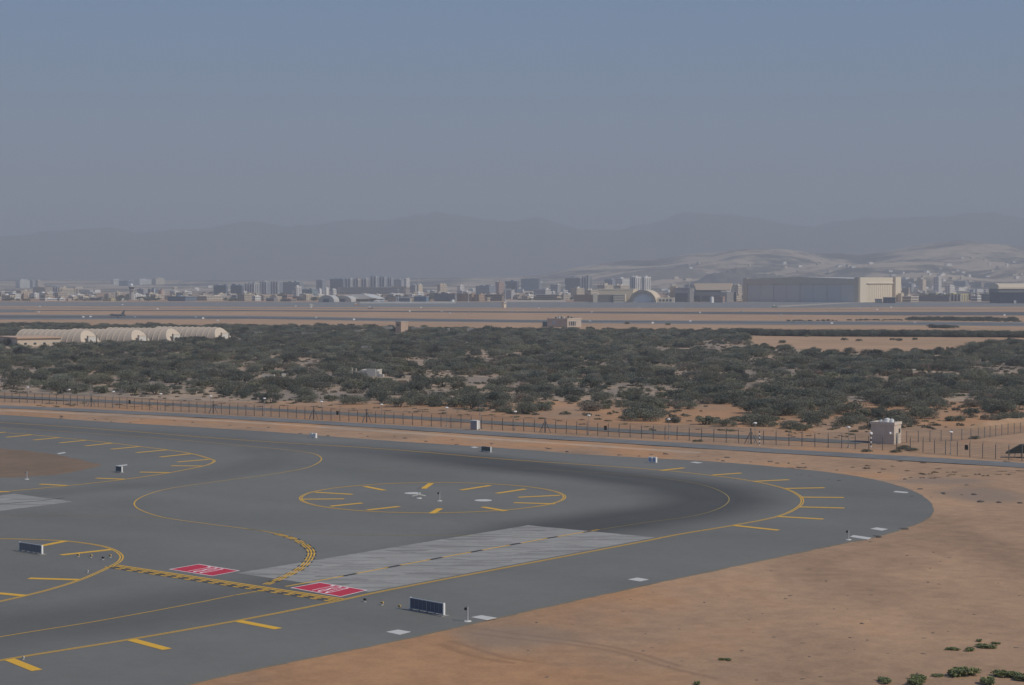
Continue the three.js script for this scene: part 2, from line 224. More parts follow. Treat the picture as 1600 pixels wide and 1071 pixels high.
// red runway designation panels: 08L, read from the far side
{
  const c = document.createElement('canvas'); c.width = 768; c.height = 432; const x = c.getContext('2d');
  x.fillStyle = '#e9dfdc'; x.fillRect(0, 0, 768, 432); x.fillStyle = '#c02c44'; x.fillRect(18, 18, 732, 396);
  x.fillStyle = '#f1eded'; x.font = '300px sans-serif'; x.textAlign = 'center'; x.textBaseline = 'middle';
  x.save(); x.translate(384, 230); x.scale(.52, 1.62); [['0', -215], ['8', 0], ['L', 215]].forEach(([c2, dx]) => x.fillText(c2, dx, 0)); x.restore();
  const t = new THREE.CanvasTexture(c); t.colorSpace = THREE.SRGBColorSpace;
  const m = M(1, 1, 1, .8, { map: t });
  for (const [k, q] of [[0, [[263, 891.3], [331.4, 902], [375, 893.5], [310.4, 883]]], [1, [[453, 920.3], [532, 934.5], [574.5, 924], [500, 911.8]]]]) {
    const w = q.map(p => { const g = G(...p); return [g[0], ASPH + .026, g[1]]; }), g = quadGeo([w]);
    g.setAttribute('uv', new THREE.Float32BufferAttribute([1, 1, 0, 1, 0, 0, 1, 0], 2));
    tpart('runway_number_panel', g, m, k ? 'red painted panel reading 08L nearest the edge line' : 'red painted panel reading 08L beyond the curved line');
  }
}
// white pads and discs let into the asphalt
for (const q of [[[736, 966], [752, 963], [776, 967], [760, 970.5]], [[603, 989], [622, 985.5], [642, 989], [624, 993.5]], [[981, 907], [996, 904], [1014, 907], [1000, 910]], [[1328, 840], [1334, 837.5], [1362, 841.5], [1356, 844.5]], [[1360, 827.5], [1370, 825.5], [1388, 828], [1378, 830.5]], [[1396, 770], [1400, 768.2], [1420, 770], [1417, 771.8]], [[1078, 723.5], [1086, 722.5], [1098, 724], [1090, 725]], [[735, 699.5], [742, 698.7], [748, 700.2], [740, 700.9]], [[88, 709.5], [100, 707.3], [103, 708.5], [92, 710.5]], [[182, 728.5], [198, 726.5], [199, 728], [184, 730]]])
  tpart('white_pad', flat(q.map(p => G(...p)), ASPH + .012, .04), mWhite);
for (const [px, py, r] of [[645, 771.8, .95], [755, 783, .95]]) { const [x, z] = G(px, py); tpart('white_disc', new THREE.CylinderGeometry(r * 1.25, r * 1.25, .04, 28).translate(x, ASPH - .005, z), mWhite); }
// bare earth island
{
  const t = sandTile.clone(); t.repeat.set(1 / 23, 1 / 23); t.needsUpdate = true;
  const pix = [[-200, 690], [0, 702], [67, 708.5], [110, 716], [140, 723], [157, 727.5], [140, 733], [92, 742], [40, 746], [-60, 750], [-200, 760]];
  const c = spline(pix, .6).map((p, i) => [p.x + .5 * (noise(i * .4, 1) - .5), p.z + .9 * (noise(i * .4, 7) - .5)]);
  struct('earth_island', flat(c, ASPH + .006, .03), M(.52, .56, .62, .95, { map: t }));
}
// perimeter roads
{
  const t = makeTexture(512, 512, (i, j) => { const k = .15 + .04 * tileNoise(i, j, 9, 11) + .03 * tileNoise(i, j, 60, 12) - .02 * tileNoise(i, j, 3, 13); return [k, k * 1.0, k * .97]; }); t.repeat.set(1 / 19, 1 / 19);
  const m = M(1, 1, 1, .88, { map: t }), t2 = t.clone(); t2.repeat.set(1 / 27, 1 / 27); t2.needsUpdate = true;
  const sIn = spline(roadIn, 2); const rIn = struct('perimeter_road', ribbon(sIn, 7.4, ASPH), m);
  part('road_edge_line', ribbon(sIn, .15, ASPH + .005, 3.4, [60, 22]), M(.45, .44, .42), rIn);
  struct('outer_track', ribbon(spline(roadOut, 2), 7.2, ASPH - .01), M(.92, .88, .82, .9, { map: t2 }));
}

// ---------------------------------------------------------------- airfield bands beyond the scrub
{
  const t = makeTexture(256, 256, (i, j) => { const k = .15 + .05 * fbm(i * .03, j * .03, 3); return [k, k * 1.0, k * .98]; }); t.repeat.set(1 / 90, 1 / 90);
  const mRun = M(1, 1, 1, .88, { map: t }), mDark = M(.10, .098, .10), mApron = M(.205, .20, .195);
  const band = (name, top, bot, y, m) => { const xs = [-250, 0, 200, 400, 600, 800, 1000, 1200, 1400, 1600, 1850]; const q = []; for (let i = 0; i < xs.length - 1; i++) { const f = (tab, x) => { const g = G(x, interp(tab, x)); return [g[0], y, g[1]]; }; q.push([f(bot, xs[i]), f(bot, xs[i + 1]), f(top, xs[i + 1]), f(top, xs[i])]); } return struct(name, quadGeo(q), m); };
  { const ft = sandTile.clone(); ft.repeat.set(1 / 130, 1 / 130); ft.needsUpdate = true; band('field_sand', [[-250, 474], [1850, 474]], [[-250, 511], [800, 514], [1150, 516], [1180, 548], [1850, 548]], -.13, M(1.12, 1.12, 1.12, .95, { map: ft })); }
  band('apron', [[-250, 472.2], [1850, 472.2]], [[-250, 477.5], [400, 479.5], [800, 480.8], [1200, 481.5], [1350, 480], [1850, 478.5]], -.09, mApron);
  band('parallel_taxiway', [[-250, 484.6], [400, 484.6], [800, 486.6], [1200, 487.3], [1850, 487.5]], [[-250, 485.6], [400, 486.4], [800, 488.8], [1200, 491.5], [1300, 493], [1850, 493]], -.09, mDark);
  band('runway', [[-250, 491], [100, 492], [400, 493.5], [600, 497], [800, 499.5], [1200, 501.5], [1400, 502.5], [1850, 505]], [[-250, 499], [100, 499.5], [400, 498.5], [600, 502], [800, 504], [1200, 507.5], [1400, 508], [1850, 512]], -.10, mRun);
  band('runway_rubber', [[-250, 493], [0, 493.6], [300, 494.5], [520, 497.5], [800, 501], [1000, 502], [1200, 503.5], [1850, 508]], [[-250, 496], [0, 496.6], [300, 497], [520, 499], [800, 502.6], [1000, 503.4], [1200, 504.6], [1850, 509]], -.07, mDark);
  band('service_road', [[-250, 480.6], [300, 481.2], [800, 482.6], [1200, 483.2], [1850, 483]], [[-250, 481.6], [300, 482.2], [800, 483.2], [1200, 483.7], [1850, 483.6]], -.06, mApron);
  // crossing taxiway on the left and the pale strip before the big hangar
  struct('crossing_taxiway', flat([G(-200, 483), G(40, 483.5), G(60, 488), G(-200, 490)], -.05), mRun);
  struct('concrete_strip', flat([G(1210, 478.2), G(1338, 471.9), G(1352, 472.6), G(1222, 480)], -.04), M(.42, .36, .29));
}

// ---------------------------------------------------------------- perimeter fence, lamps
const fencePix = [[-60, 624], [0, 628], [75, 631.5], [200, 639], [370, 648.5], [549, 659], [700, 668], [861, 676.5], [1000, 685], [1130, 691.5], [1265, 698.5], [1370, 703.5], [1431, 706.5], [1491, 712], [1552, 717], [1640, 724]];
const mPost = M(.19, .175, .16, .7), mWire = M(.13, .125, .12, .6), mGalv = M(.30, .30, .30, .5, { metalness: .3 }), mLampWhite = M(.82, .82, .80, .5);
{
  const pts = spline(fencePix, 2.55), f = thing('perimeter_fence', 'long dark wire fence on steel posts beside the perimeter road', 'fence');
  const post = mergeGeometries([box(.10, 2.5, .10, 0, 1.25, 0), bar([0, 2.45, 0], [.1, 2.85, .42], .04, 5)].map(g => g.index ? g.toNonIndexed() : g));
  const strain = mergeGeometries([box(.2, 3.0, .2, 0, 1.5, 0), bar([0, 2.5, 0], [1.35, 0, 0], .07, 5), bar([0, 2.5, 0], [-1.35, 0, 0], .07, 5), bar([0, 2.5, 0], [0, 0, -1.3], .07, 5)].map(g => g.index ? g.toNonIndexed() : g));
  let lastS = -1e9; const want = [142, 338, 494, 572, 847, 1180, 1585];
  pts.forEach((p, i) => {
    const a = pts[Math.max(0, i - 1)], b = pts[Math.min(pts.length - 1, i + 1)], yaw = Math.atan2(-(b.z - a.z), b.x - a.x), px = CX + F * p.x / -p.z;
    const isS = want.some(w => Math.abs(px - w) < 6) && i - lastS > 3; if (isS) lastS = i;
    const m = part(isS ? 'strain_post' : 'post', isS ? strain : post, mPost, f); m.position.set(p.x, -.08, p.z); m.rotation.y = yaw + Math.PI + rr(-.03, .03); m.rotation.z = rr(-.015, .015);
  });
  for (let k = 0; k < 9; k++) { const y = .12 + k * .28, w = pts.map(p => new THREE.Vector3(p.x, y, p.z)); part('wire', new THREE.TubeGeometry(new THREE.CatmullRomCurve3(w), w.length * 2, .014, 3), mWire, f); }
  for (let k = 0; k < 3; k++) { const w = pts.map((p, i) => new THREE.Vector3(p.x - .2 - .06 * k, 2.5 + .14 * k, p.z - .18 - .05 * k)); part('barbed_wire', new THREE.TubeGeometry(new THREE.CatmullRomCurve3(w), w.length * 2, .014, 3), mWire, f); }
  // chain link of each bay: fine crossed wires, too small to pick apart
  const links = []; for (let i = 0; i < pts.length - 1; i++) { const a = pts[i], b = pts[i + 1]; for (let k = 0; k < 10; k++) { const t = (k + .5) / 10; links.push(bar([lerp(a.x, b.x, t), 0, lerp(a.z, b.z, t)], [lerp(a.x, b.x, t), 2.4, lerp(a.z, b.z, t)], .009, 3)); } }
  part('wire_mesh', mergeGeometries(links), mWire, f, { kind: 'stuff' });
  // lamps behind the fence
  const lampPx = [[-28, 601.5], [43, 605], [108, 608.7], [177, 612], [251, 615.5], [329, 619], [413, 622.5], [502, 627.5], [596, 632], [698, 637], [805, 643], [920, 649], [1045, 655], [1180, 661], [1326, 667.5], [1486, 675]];
  const lampY = (px) => interp(fencePix, px) - 1.6; let proto = null;
  const which = ['leftmost', 'second', 'third', 'fourth', 'fifth', 'sixth', 'seventh', 'eighth', 'ninth', 'tenth', 'eleventh', 'twelfth', 'thirteenth', 'fourteenth', 'fifteenth'];
  lampPx.forEach(([px, top], i) => {
    if (i === 0) return;
    const [x, z] = G(px, lampY(px)), h = EYE - (top - HZ) / F * -z, label = i === 1 ? 'leftmost white-headed security lamp on a thin pole along the fence' : i === 15 ? 'rightmost white-headed security lamp, right of the pale hut' : `${which[i - 1]} white-headed security lamp from the left along the fence`;
    if (!proto) {
      proto = thing('security_lamp', label, 'lamp', [x, -.1, z], .6, 'security lamps along the fence');
      part('pole', cyl(.045, .065, 3.9, 0, 1.95, 0), mGalv, proto);
      part('head', new THREE.SphereGeometry(.3, 12, 8).scale(1.25, .62, 1.25).translate(0, 4.0, 0), mLampWhite, proto);
      part('base', cyl(.2, .24, .3, 0, .15, 0), mSlab[1], proto);
      proto.scale.y = h / 4.0;
    } else { const c = copy(proto, [x, -.1, z], .6 + i, label); c.scale.y = h / 4.0; }
  });
  // dark plates on the fence
  const plates = [[202, 628, 'leftmost small black plate hung on the fence'], [527, 645.5, 'small black plate on the fence left of the first large tripod post'], [946, 669, 'small black plate on the fence at the middle of the view'], [1510.5, 699.5, 'small dark green plate on the fence right of the pale hut']];
  for (const [px, py, label] of plates) { const g0 = G(px, interp(fencePix, px)); const p = P(px, py, -g0[1] - .25), o = thing('fence_plate', label, 'sign', [p.x, p.y - .42, p.z], -.64, 'plates on the fence'); part('plate', box(.62, .84, .04, 0, .42, 0), M(.025, .03, .028, .6), o); for (const y of [.2, .64]) part('bracket', box(.5, .04, .2, 0, y, -.1), mPost, o); }
}
// second fence, by the hut to the right
{
  const f = thing('compound_fence', 'lower wire fence climbing right behind the pale hut', 'fence'), pts = spline([[1417, 692], [1470, 690], [1520, 687], [1560, 681.5], [1600, 676.5], [1660, 669]], 2.6);
  const g = box(.12, 2.3, .12, 0, 1.15, 0);
  for (const p of pts) { const m = part('post', g, mPost, f); m.position.set(p.x, -.15, p.z); m.rotation.y = .3; }
  for (let k = 0; k < 8; k++) { const w = pts.map(p => new THREE.Vector3(p.x, .1 + k * .28, p.z)); part('wire', new THREE.TubeGeometry(new THREE.CatmullRomCurve3(w), w.length * 2, .014, 3), mWire, f); }
  const links = []; for (let i = 0; i < pts.length - 1; i++) for (let k = 0; k < 10; k++) { const t = (k + .5) / 10, x = lerp(pts[i].x, pts[i + 1].x, t), z = lerp(pts[i].z, pts[i + 1].z, t); links.push(bar([x, -.1, z], [x, 2.1, z], .009, 3)); }
  part('wire_mesh', mergeGeometries(links), mWire, f, { kind: 'stuff' });
  const bank = spline([[1480, 672], [1525, 669.5], [1560, 666], [1600, 661.5], [1660, 656]], 2);
  const g2 = []; for (let i = 0; i < bank.length - 1; i++) { const a = bank[i], b = bank[i + 1], h = (k) => -.15 + (1.25 + .5 * noise(k * .4, 2)) * smooth(0, 7, k); g2.push([[a.x, -.2, a.z + 5 * smooth(-1, 7, i)], [b.x, -.2, b.z + 5 * smooth(-1, 7, i + 1)], [b.x, h(i + 1), b.z], [a.x, h(i), a.z]], [[a.x, h(i), a.z], [b.x, h(i + 1), b.z], [b.x, -.2, b.z - 6], [a.x, -.2, a.z - 6]]); }
  const t = sandTile.clone(); t.repeat.set(1 / 20, 1 / 20); t.needsUpdate = true; struct('sand_bank', quadGeo(g2), M(1, 1, 1, .95, { map: t }));
}

// ---------------------------------------------------------------- pale hut by the fence
const YAW = -35 * Math.PI / 180, CA = Math.cos(35 * Math.PI / 180), SA = Math.sin(35 * Math.PI / 180);
// group whose box (w x d) has its near corner on that line of sight at distance D; front normal to the left, lit end to the right
function cornerGroup(name, label, cat, px, D, w, d, y = 0, group, yaw = YAW) {
  const p = P(px, HZ, D), c = Math.cos(-yaw), s = Math.sin(-yaw);
  const lx = [c, s], lz = [-s, c];          // local x and z on the ground, z towards the viewer
  return thing(name, label, cat, [p.x - lx[0] * w / 2 - lz[0] * d / 2, y, -D - lx[1] * w / 2 - lz[1] * d / 2], yaw, group);
}
const plaster = makeTexture(128, 128, (i, j) => { const k = .86 + .2 * fbm(i * .06, j * .03, 4); return [k, k, k]; });
const mHut = M(.60, .52, .44, .9, { map: plaster }), mWhitish = M(.66, .64, .60, .85, { map: plaster }), mDarkGlass = M(.05, .06, .075, .25), mDoorGrey = M(.25, .25, .25, .6);
{
  const D = 345, h = 4.1, w = 4.6, d = 3.2, o = cornerGroup('guard_hut', 'pale square hut with water tanks on its flat roof behind the fence', 'hut', 1399, D, w, d, -.15);
  part('wall', box(w, h - .4, d, 0, (h - .4) / 2, 0), mHut, o);
  part('parapet', [box(w + .24, .5, .2, 0, h - .2, d / 2 + .02), box(w + .24, .5, .2, 0, h - .2, -d / 2 - .02), box(.2, .5, d - .16, w / 2 + .02, h - .2, 0), box(.2, .5, d - .16, -w / 2 - .02, h - .2, 0)], M(.64, .57, .49, .9, { map: plaster }), o);
  part('roof', box(w - .2, .1, d - .2, 0, h - .34, 0), mWhitish, o);
  const dr = part('door', box(.08, 2.0, .9, w / 2 + .03, 1.1, .35), mDoorGrey, o); part('handle', box(.06, .12, .06, .06, 1.1, .1).translate(w / 2 + .03, 0, 0), mGalv, dr);
  const win = part('window', box(.06, .8, .7, w / 2 + .03, 2.5, -.8), mDarkGlass, o); part('sill', box(.18, .08, .9, w / 2 + .06, 2.05, -.8), mHut, win);
  part('wall_lamp', new THREE.SphereGeometry(.26, 10, 8).translate(w / 2 - .7, 2.1, d / 2 + .2), mLampWhite, o);
  for (const [x, z, r] of [[.2, 0, .5], [1.0, -.3, .42], [-.9, .2, .3]]) { const tk = part('water_tank', new THREE.CylinderGeometry(r, r, r * 1.7, 14).translate(x, h + r * .85 - .25, z), mLampWhite, o); part('lid', cyl(r * .4, r * .45, .12, x, h + r * 1.7 - .2, z, 10), mLampWhite, tk); }
  part('air_conditioner', box(.8, .6, .35, -1.2, 2.4, -d / 2 - .2), mWhitish, o);
}
{ // marker mast and rubble by the hut
  const [x, z] = G(1361, 699), o = thing('marker_mast', 'short banded black and white mast left of the pale hut', 'mast', [x, -.1, z]);
  for (let k = 0; k < 6; k++) part('band', cyl(.13, .13, .4, 0, .2 + k * .4, 0), k % 2 ? mBlack : mLampWhite, o);
  part('float', new THREE.SphereGeometry(.32, 10, 8).translate(0, 2.55, 0), mLampWhite, o);
  const [x2, z2] = G(1180.5, 695.5), q = thing('marker_mast', 'tall banded mast at the large tripod fence post', 'mast', [x2 + .6, -.1, z2 + 1.2]);
  for (let k = 0; k < 8; k++) part('band', cyl(.09, .09, .34, 0, .17 + k * .34, 0), k % 2 ? mBlack : mLampWhite, q);
}
{ // dark awning at the right edge
  const [x, z] = G(1597, 717), o = thing('dark_awning', 'dark green sloping tarpaulin on poles at the right edge', 'awning', [x + 1.4, -.1, z - 1.5], -.3);
  const s = new THREE.Shape(); s.moveTo(-3.6, .95); s.lineTo(-1.2, 2.35); s.lineTo(3.2, 2.5); s.lineTo(3.4, 1.1); s.lineTo(-3.6, .8);
  part('tarpaulin', new THREE.ExtrudeGeometry(s, { depth: 2.2, bevelEnabled: false }).translate(0, 0, -1.1), M(.03, .04, .035, .85), o);
  for (const [a, b] of [[-3.2, .9], [-2.2, 1.4], [3, 1.2], [3, 1.2]]) part('pole', bar([a, 0, 1], [a + .35, b, .9], .06), mPost, o);
  part('pole', bar([-1.1, 0, -1], [-1.1, 1.2, -1], .06), mPost, o);
}

// ---------------------------------------------------------------- taxiway furniture
const A0 = ASPH + .003;
function guidanceSign(label, px0, py0, px1, py1, hgt, faceMat, endMat, panels) {
  const a = G(px0, py0), b = G(px1, py1), L = Math.hypot(b[0] - a[0], b[1] - a[1]), o = thing('guidance_sign', label, 'sign', [(a[0] + b[0]) / 2, A0, (a[1] + b[1]) / 2], Math.atan2(-(b[1] - a[1]), b[0] - a[0]), 'guidance signs beside the taxiway');
  part('foundation', box(L + .5, .05, .9, 0, .025, 0), mSlab[2], o);
  for (let k = 0; k < panels; k++) { const w = L / panels, x = -L / 2 + (k + .5) * w; const p = part('sign_panel', box(w - .06, hgt - .25, .16, x, .2 + (hgt - .25) / 2, 0), faceMat, o); part('frame', [box(w, .07, .24, x, hgt - .02, 0), box(w, .07, .24, x, .18, 0), box(.06, hgt - .28, .22, x - w / 2 + .03, .2 + (hgt - .25) / 2, 0)], endMat, p); part('seam', [...Array(3)].map((_, j) => box(.02, hgt - .3, .175, x - w / 2 + (j + 1) * w / 4, .2 + (hgt - .25) / 2, 0)), endMat, p); }
  part('end_cap', box(.12, hgt - .04, .2, L / 2 + .05, hgt / 2 + .06, 0), mLampWhite, o);
  part('end_cap', box(.12, hgt - .04, .2, -L / 2 - .05, hgt / 2 + .06, 0), mLampWhite, o);
  for (let k = 0; k <= panels * 2; k++) part('leg', box(.09, .24, .12, -L / 2 + .1 + k * (L - .2) / (panels * 2), .12, 0), mGalv, o);
  return o;
}
const mSignBack = M(.085, .10, .15, .55), mSignGrey = M(.16, .175, .19, .55), mFrame = M(.28, .30, .33, .5);
guidanceSign('long blue-grey taxiway sign seen from behind near the sand edge', 642, 954.5, 693, 964, 1.12, mSignBack, mFrame, 2);
guidanceSign('grey taxiway sign inside the yellow loop at lower left', 31, 862.5, 65, 868, 1.0, mSignGrey, mFrame, 2);
guidanceSign('small dark taxiway sign at the far asphalt edge, right of the fence cabinet', 753, 706.5, 766.5, 708, .95, M(.09, .10, .085, .6), mFrame, 1);
guidanceSign('small dark taxiway sign beside the bare earth island', 181.5, 738.5, 190, 739.8, .95, M(.10, .105, .11, .6), mFrame, 1);
function boxPair(label, px, py, w, blue) {
  const [x, z] = G(px, py), o = thing('marker_box', label, 'marker box', [x, A0, z], -.5, 'white box pairs at the far asphalt edge');
  for (const s of [-1, 1]) { const c = part('cabinet', box(w, .9, .5, s * w * .62, .5, 0), mLampWhite, o); part('panel', box(w * .7, .6, .03, s * w * .62, .5, .265), blue ? M(.25, .3, .5, .5) : mWhitish, c); part('foot', box(w * .6, .06, .4, s * w * .62, .03, 0), mGalv, c); }
  part('plinth', box(w * 2.6, .04, .8, 0, .0, 0), mSlab[0], o);
}
boxPair('pair of plain small white boxes at the far asphalt edge, left of centre', 489.5, 685.5, .62, false);
boxPair('pair of small white boxes with bluish side at the far asphalt edge', 1020, 724, .62, true);
{ // roadside cabinet
  const o = cornerGroup('roadside_cabinet', 'grey cabinet with a white side by the perimeter road', 'cabinet', 744.8, 378, 1.6, 1.1, -.05);
  part('body', box(1.6, 1.75, 1.1, 0, .98, 0), M(.34, .34, .35, .6), o); part('side_panel', box(.04, 1.7, 1.06, .825, .98, 0), mLampWhite, o); part('door', [box(.74, 1.55, .04, -.4, .98, .57), box(.74, 1.55, .04, .4, .98, .57)], M(.30, .30, .32, .6), o); part('roof', box(1.7, .08, 1.2, 0, 1.9, 0), mLampWhite, o); part('plinth', box(1.8, .12, 1.3, 0, .06, 0), mSlab[3], o);
  const [x, z] = G(760, 672), p = thing('flag_pole', 'slim grey pole standing right of the roadside cabinet', 'pole', [x - 1.3, -.05, z]); part('shaft', cyl(.05, .07, 5.2, 0, 2.6, 0), mGalv, p); part('collar', cyl(.1, .1, .2, 0, 3.2, 0), mPost, p); part('base', cyl(.25, .28, .25, 0, .12, 0), mSlab[1], p);
}
function pole(label, px, py, h, dark) {
  const [x, z] = G(px, py), o = thing('sensor_post', label, 'post', [x, A0, z], -.6, 'short grey sensor posts');
  part('base', cyl(.3, .36, .06, 0, .03, 0, 14), mWhitish, o); part('shaft', cyl(.07, .08, h, 0, h / 2, 0, 10), M(.42, .43, .44, .5), o); part('cap', cyl(.09, .09, .08, 0, h + .04, 0, 10), mGalv, o);
  part('sensor_box', box(.2, .22, .16, -.16, h - .2, .06), dark ? mBlack : mDoorGrey, o);
}
pole('grey post with a dark box right of the long blue-grey sign', 730.5, 972.5, 1.3, true);
pole('grey post with a dark box at the right-hand sand edge', 1326, 844.8, 1.15, true);
pole('grey post with a dark top inside the yellow circle', 686.8, 784, 1.25, true);
pole('pale post standing on the bare earth island', 41.5, 750, 1.2, false);
{ // cross-shaped wind indicator in the circle
  const [x, z] = G(654.5, 780), o = thing('wind_indicator', 'small pole with crossed arms on a white base inside the yellow circle', 'mast', [x, A0, z], .2);
  part('base', cyl(.35, .4, .1, 0, .05, 0, 12), mWhitish, o); part('pole', cyl(.04, .05, 1.5, 0, .8, 0), mGalv, o);
  for (const s of [-1, 1]) part('arm', bar([0, .55, 0], [s * .95, .32, 0], .06), mWhitish, o); part('cross_bar', bar([-.4, 1.35, 0], [.4, 1.35, 0], .04), mPost, o); part('vane', box(.3, .16, .03, .1, 1.5, 0), mPost, o);
}
function smallLight(label, px, py, kind) {
  const [x, z] = G(px, py), o = thing(kind === 'amber' ? 'guard_light' : 'edge_light', label, 'light', [x, A0, z], -.7, 'small lights beside the holding line');
  const body = kind === 'amber' ? M(.60, .42, .16, .6) : kind === 'dark' ? M(.03, .04, .04, .5) : mWhitish;
  part('stem', cyl(.05, .07, .3, 0, .15, 0), kind === 'dark' ? mGalv : body, o); part('housing', [box(.24, .3, .22, -.14, .42, 0), box(.24, .3, .22, .14, .42, 0)], body, o); part('lens', [new THREE.SphereGeometry(.09, 8, 6).translate(-.14, .44, .11), new THREE.SphereGeometry(.09, 8, 6).translate(.14, .44, .11)], mBlack, o); part('base', cyl(.2, .22, .05, 0, .02, 0), mWhitish, o); o.scale.setScalar(kind === 'white' ? .42 : .58);
}
for (const [l, a, b, k] of [['amber twin light nearest the left end of the long blue-grey sign', 624, 952.5, 'amber'], ['amber twin light between the dark light and the long sign', 597, 947, 'amber'], ['dark twin light beside the end of the yellow holding line', 570, 942, 'dark'], ['amber light on the stripe tip inside the lower left loop', 122, 871.5, 'amber'], ['amber light inside the lower left loop, left of the dark light', 142, 872.5, 'amber'], ['dark light inside the lower left loop', 160.5, 876, 'dark'], ['amber light nearest the tip of the lower left loop', 172, 872.5, 'amber'], ['pale light on the near line of the lower left loop', 136.5, 896, 'white'], ['pale light on the near edge line at the bottom left', 36, 1032, 'white']]) smallLight(l, a, b, k);

// ---------------------------------------------------------------- hills and mountains
const hillTop = [[-300, 440], [0, 438], [100, 437.5], [230, 438], [400, 437], [600, 436], [700, 434], [800, 431], [850, 427], [900, 417], [950, 411], [1000, 408], [1040, 406], [1080, 399], [1120, 396], [1150, 391], [1180, 389], [1230, 388], [1300, 396], [1350, 396], [1400, 386], [1450, 377], [1500, 373], [1550, 379], [1600, 384], [1750, 378], [1950, 390]];
const farTop = [[-300, 380], [0, 372], [200, 360], [330, 347], [400, 343], [500, 342], [587, 336], [640, 328], [685, 327], [737, 340], [794, 351], [850, 342], [887, 351], [962, 359], [1019, 348], [1060, 337], [1150, 333], [1230, 340], [1300, 345], [1400, 344], [1500, 340], [1600, 349], [1950, 355]];
const RIDGE = 8200, FOOT = 4300;
function hillHeight(px, D) {
  const top = EYE + (HZ - interp(hillTop, px)) / F * RIDGE, x = (px - CX) / F * D, s = clamp((D - FOOT) / (RIDGE - FOOT));
  const rough = fbm(x * .0022 + 5, D * .0016, 5), gully = Math.abs(noise(x * .004 + 40, D * .0022) - .5) * 2;
  const f = D <= RIDGE ? Math.pow(s, 1.7) : 1 - smooth(RIDGE, RIDGE + 2600, D);
  return -1 + top * f * (.78 + .34 * (rough - .5) * 2 * (1 - .6 * (D > RIDGE - 400 ? 1 : 0)) + .22) + (top * .34) * s * (D <= RIDGE ? 1 - s : 0) * 2.6 * (gully - .55);
}
{
  const grid = (px0, px1, nx, D0, D1, nz, hf) => { const p = [], ix = [], uv = []; for (let j = 0; j <= nz; j++) for (let i = 0; i <= nx; i++) { const px = lerp(px0, px1, i / nx), D = lerp(D0, D1, j / nz), x = (px - CX) / F * D; p.push(x, hf(px, D), -D); uv.push(x / 900, D / 900); } for (let j = 0; j < nz; j++) for (let i = 0; i < nx; i++) { const a = j * (nx + 1) + i; ix.push(a, a + 1, a + nx + 2, a, a + nx + 2, a + nx + 1); } const g = new THREE.BufferGeometry(); g.setAttribute('position', new THREE.Float32BufferAttribute(p, 3)); g.setAttribute('uv', new THREE.Float32BufferAttribute(uv, 2)); g.setIndex(ix); g.computeVertexNormals(); return g; };
  const rock = makeTexture(512, 512, (i, j) => { const n = .5 * tileNoise(i, j, 6, 21) + .3 * tileNoise(i, j, 19, 22) + .2 * tileNoise(i, j, 70, 23), k = .25 + 1.35 * smooth(.3, .7, n); return [.34 * k, .265 * k, .19 * k]; });
  struct('hills', grid(-320, 1960, 420, FOOT, RIDGE + 2600, 90, hillHeight), M(1, 1, 1, .95, { map: rock }));
  struct('rocky_knoll', (() => { const g = new THREE.PlaneGeometry(330, 260, 48, 36).rotateX(-Math.PI / 2), p = g.attributes.position; for (let i = 0; i < p.count; i++) { const x = p.getX(i), z = p.getZ(i), r = Math.hypot(x / 160, z / 125), e = Math.max(0, 1 - r) ; p.setY(i, 44 * Math.pow(e, .55) * (.35 + 1.2 * fbm(x * .035 + 9, z * .03, 4)) - 4); } g.computeVertexNormals(); const c = P(1162, 430, 5600); return g.translate(c.x, hillHeight(1162, 5600) - 2, c.z); })(), M(.15, .13, .12, .95));
  struct('rocky_knoll', (() => { const g = new THREE.PlaneGeometry(520, 300, 40, 30).rotateX(-Math.PI / 2), p = g.attributes.position; for (let i = 0; i < p.count; i++) { const x = p.getX(i), z = p.getZ(i), r = Math.hypot(x / 255, z / 145), e = Math.max(0, 1 - r); p.setY(i, 46 * Math.pow(e, .8) * (.5 + fbm(x * .02 + 4, z * .02, 4)) - 4); } g.computeVertexNormals(); const c = P(1040, 430, 6100); return g.translate(c.x, hillHeight(1040, 6100) - 2, c.z); })(), M(.2, .17, .15, .95));
  const R2 = 14000; struct('mountains', grid(-320, 1960, 300, 11500, 16500, 60, (px, D) => { const top = EYE + (HZ - interp(farTop, px) - 5 * (fbm(px * .028, 3, 4) - .5)) / F * R2, x = (px - CX) / F * D, s = D <= R2 ? Math.pow(clamp((D - 11500) / (R2 - 11500)), 1.2) : 1 - smooth(R2, 16500, D); return -2 + top * s * (1 + .8 * (fbm(x * .0022, D * .002, 5) - .5) * (1 - s * .55)); }), M(.13, .12, .11, .95));
}

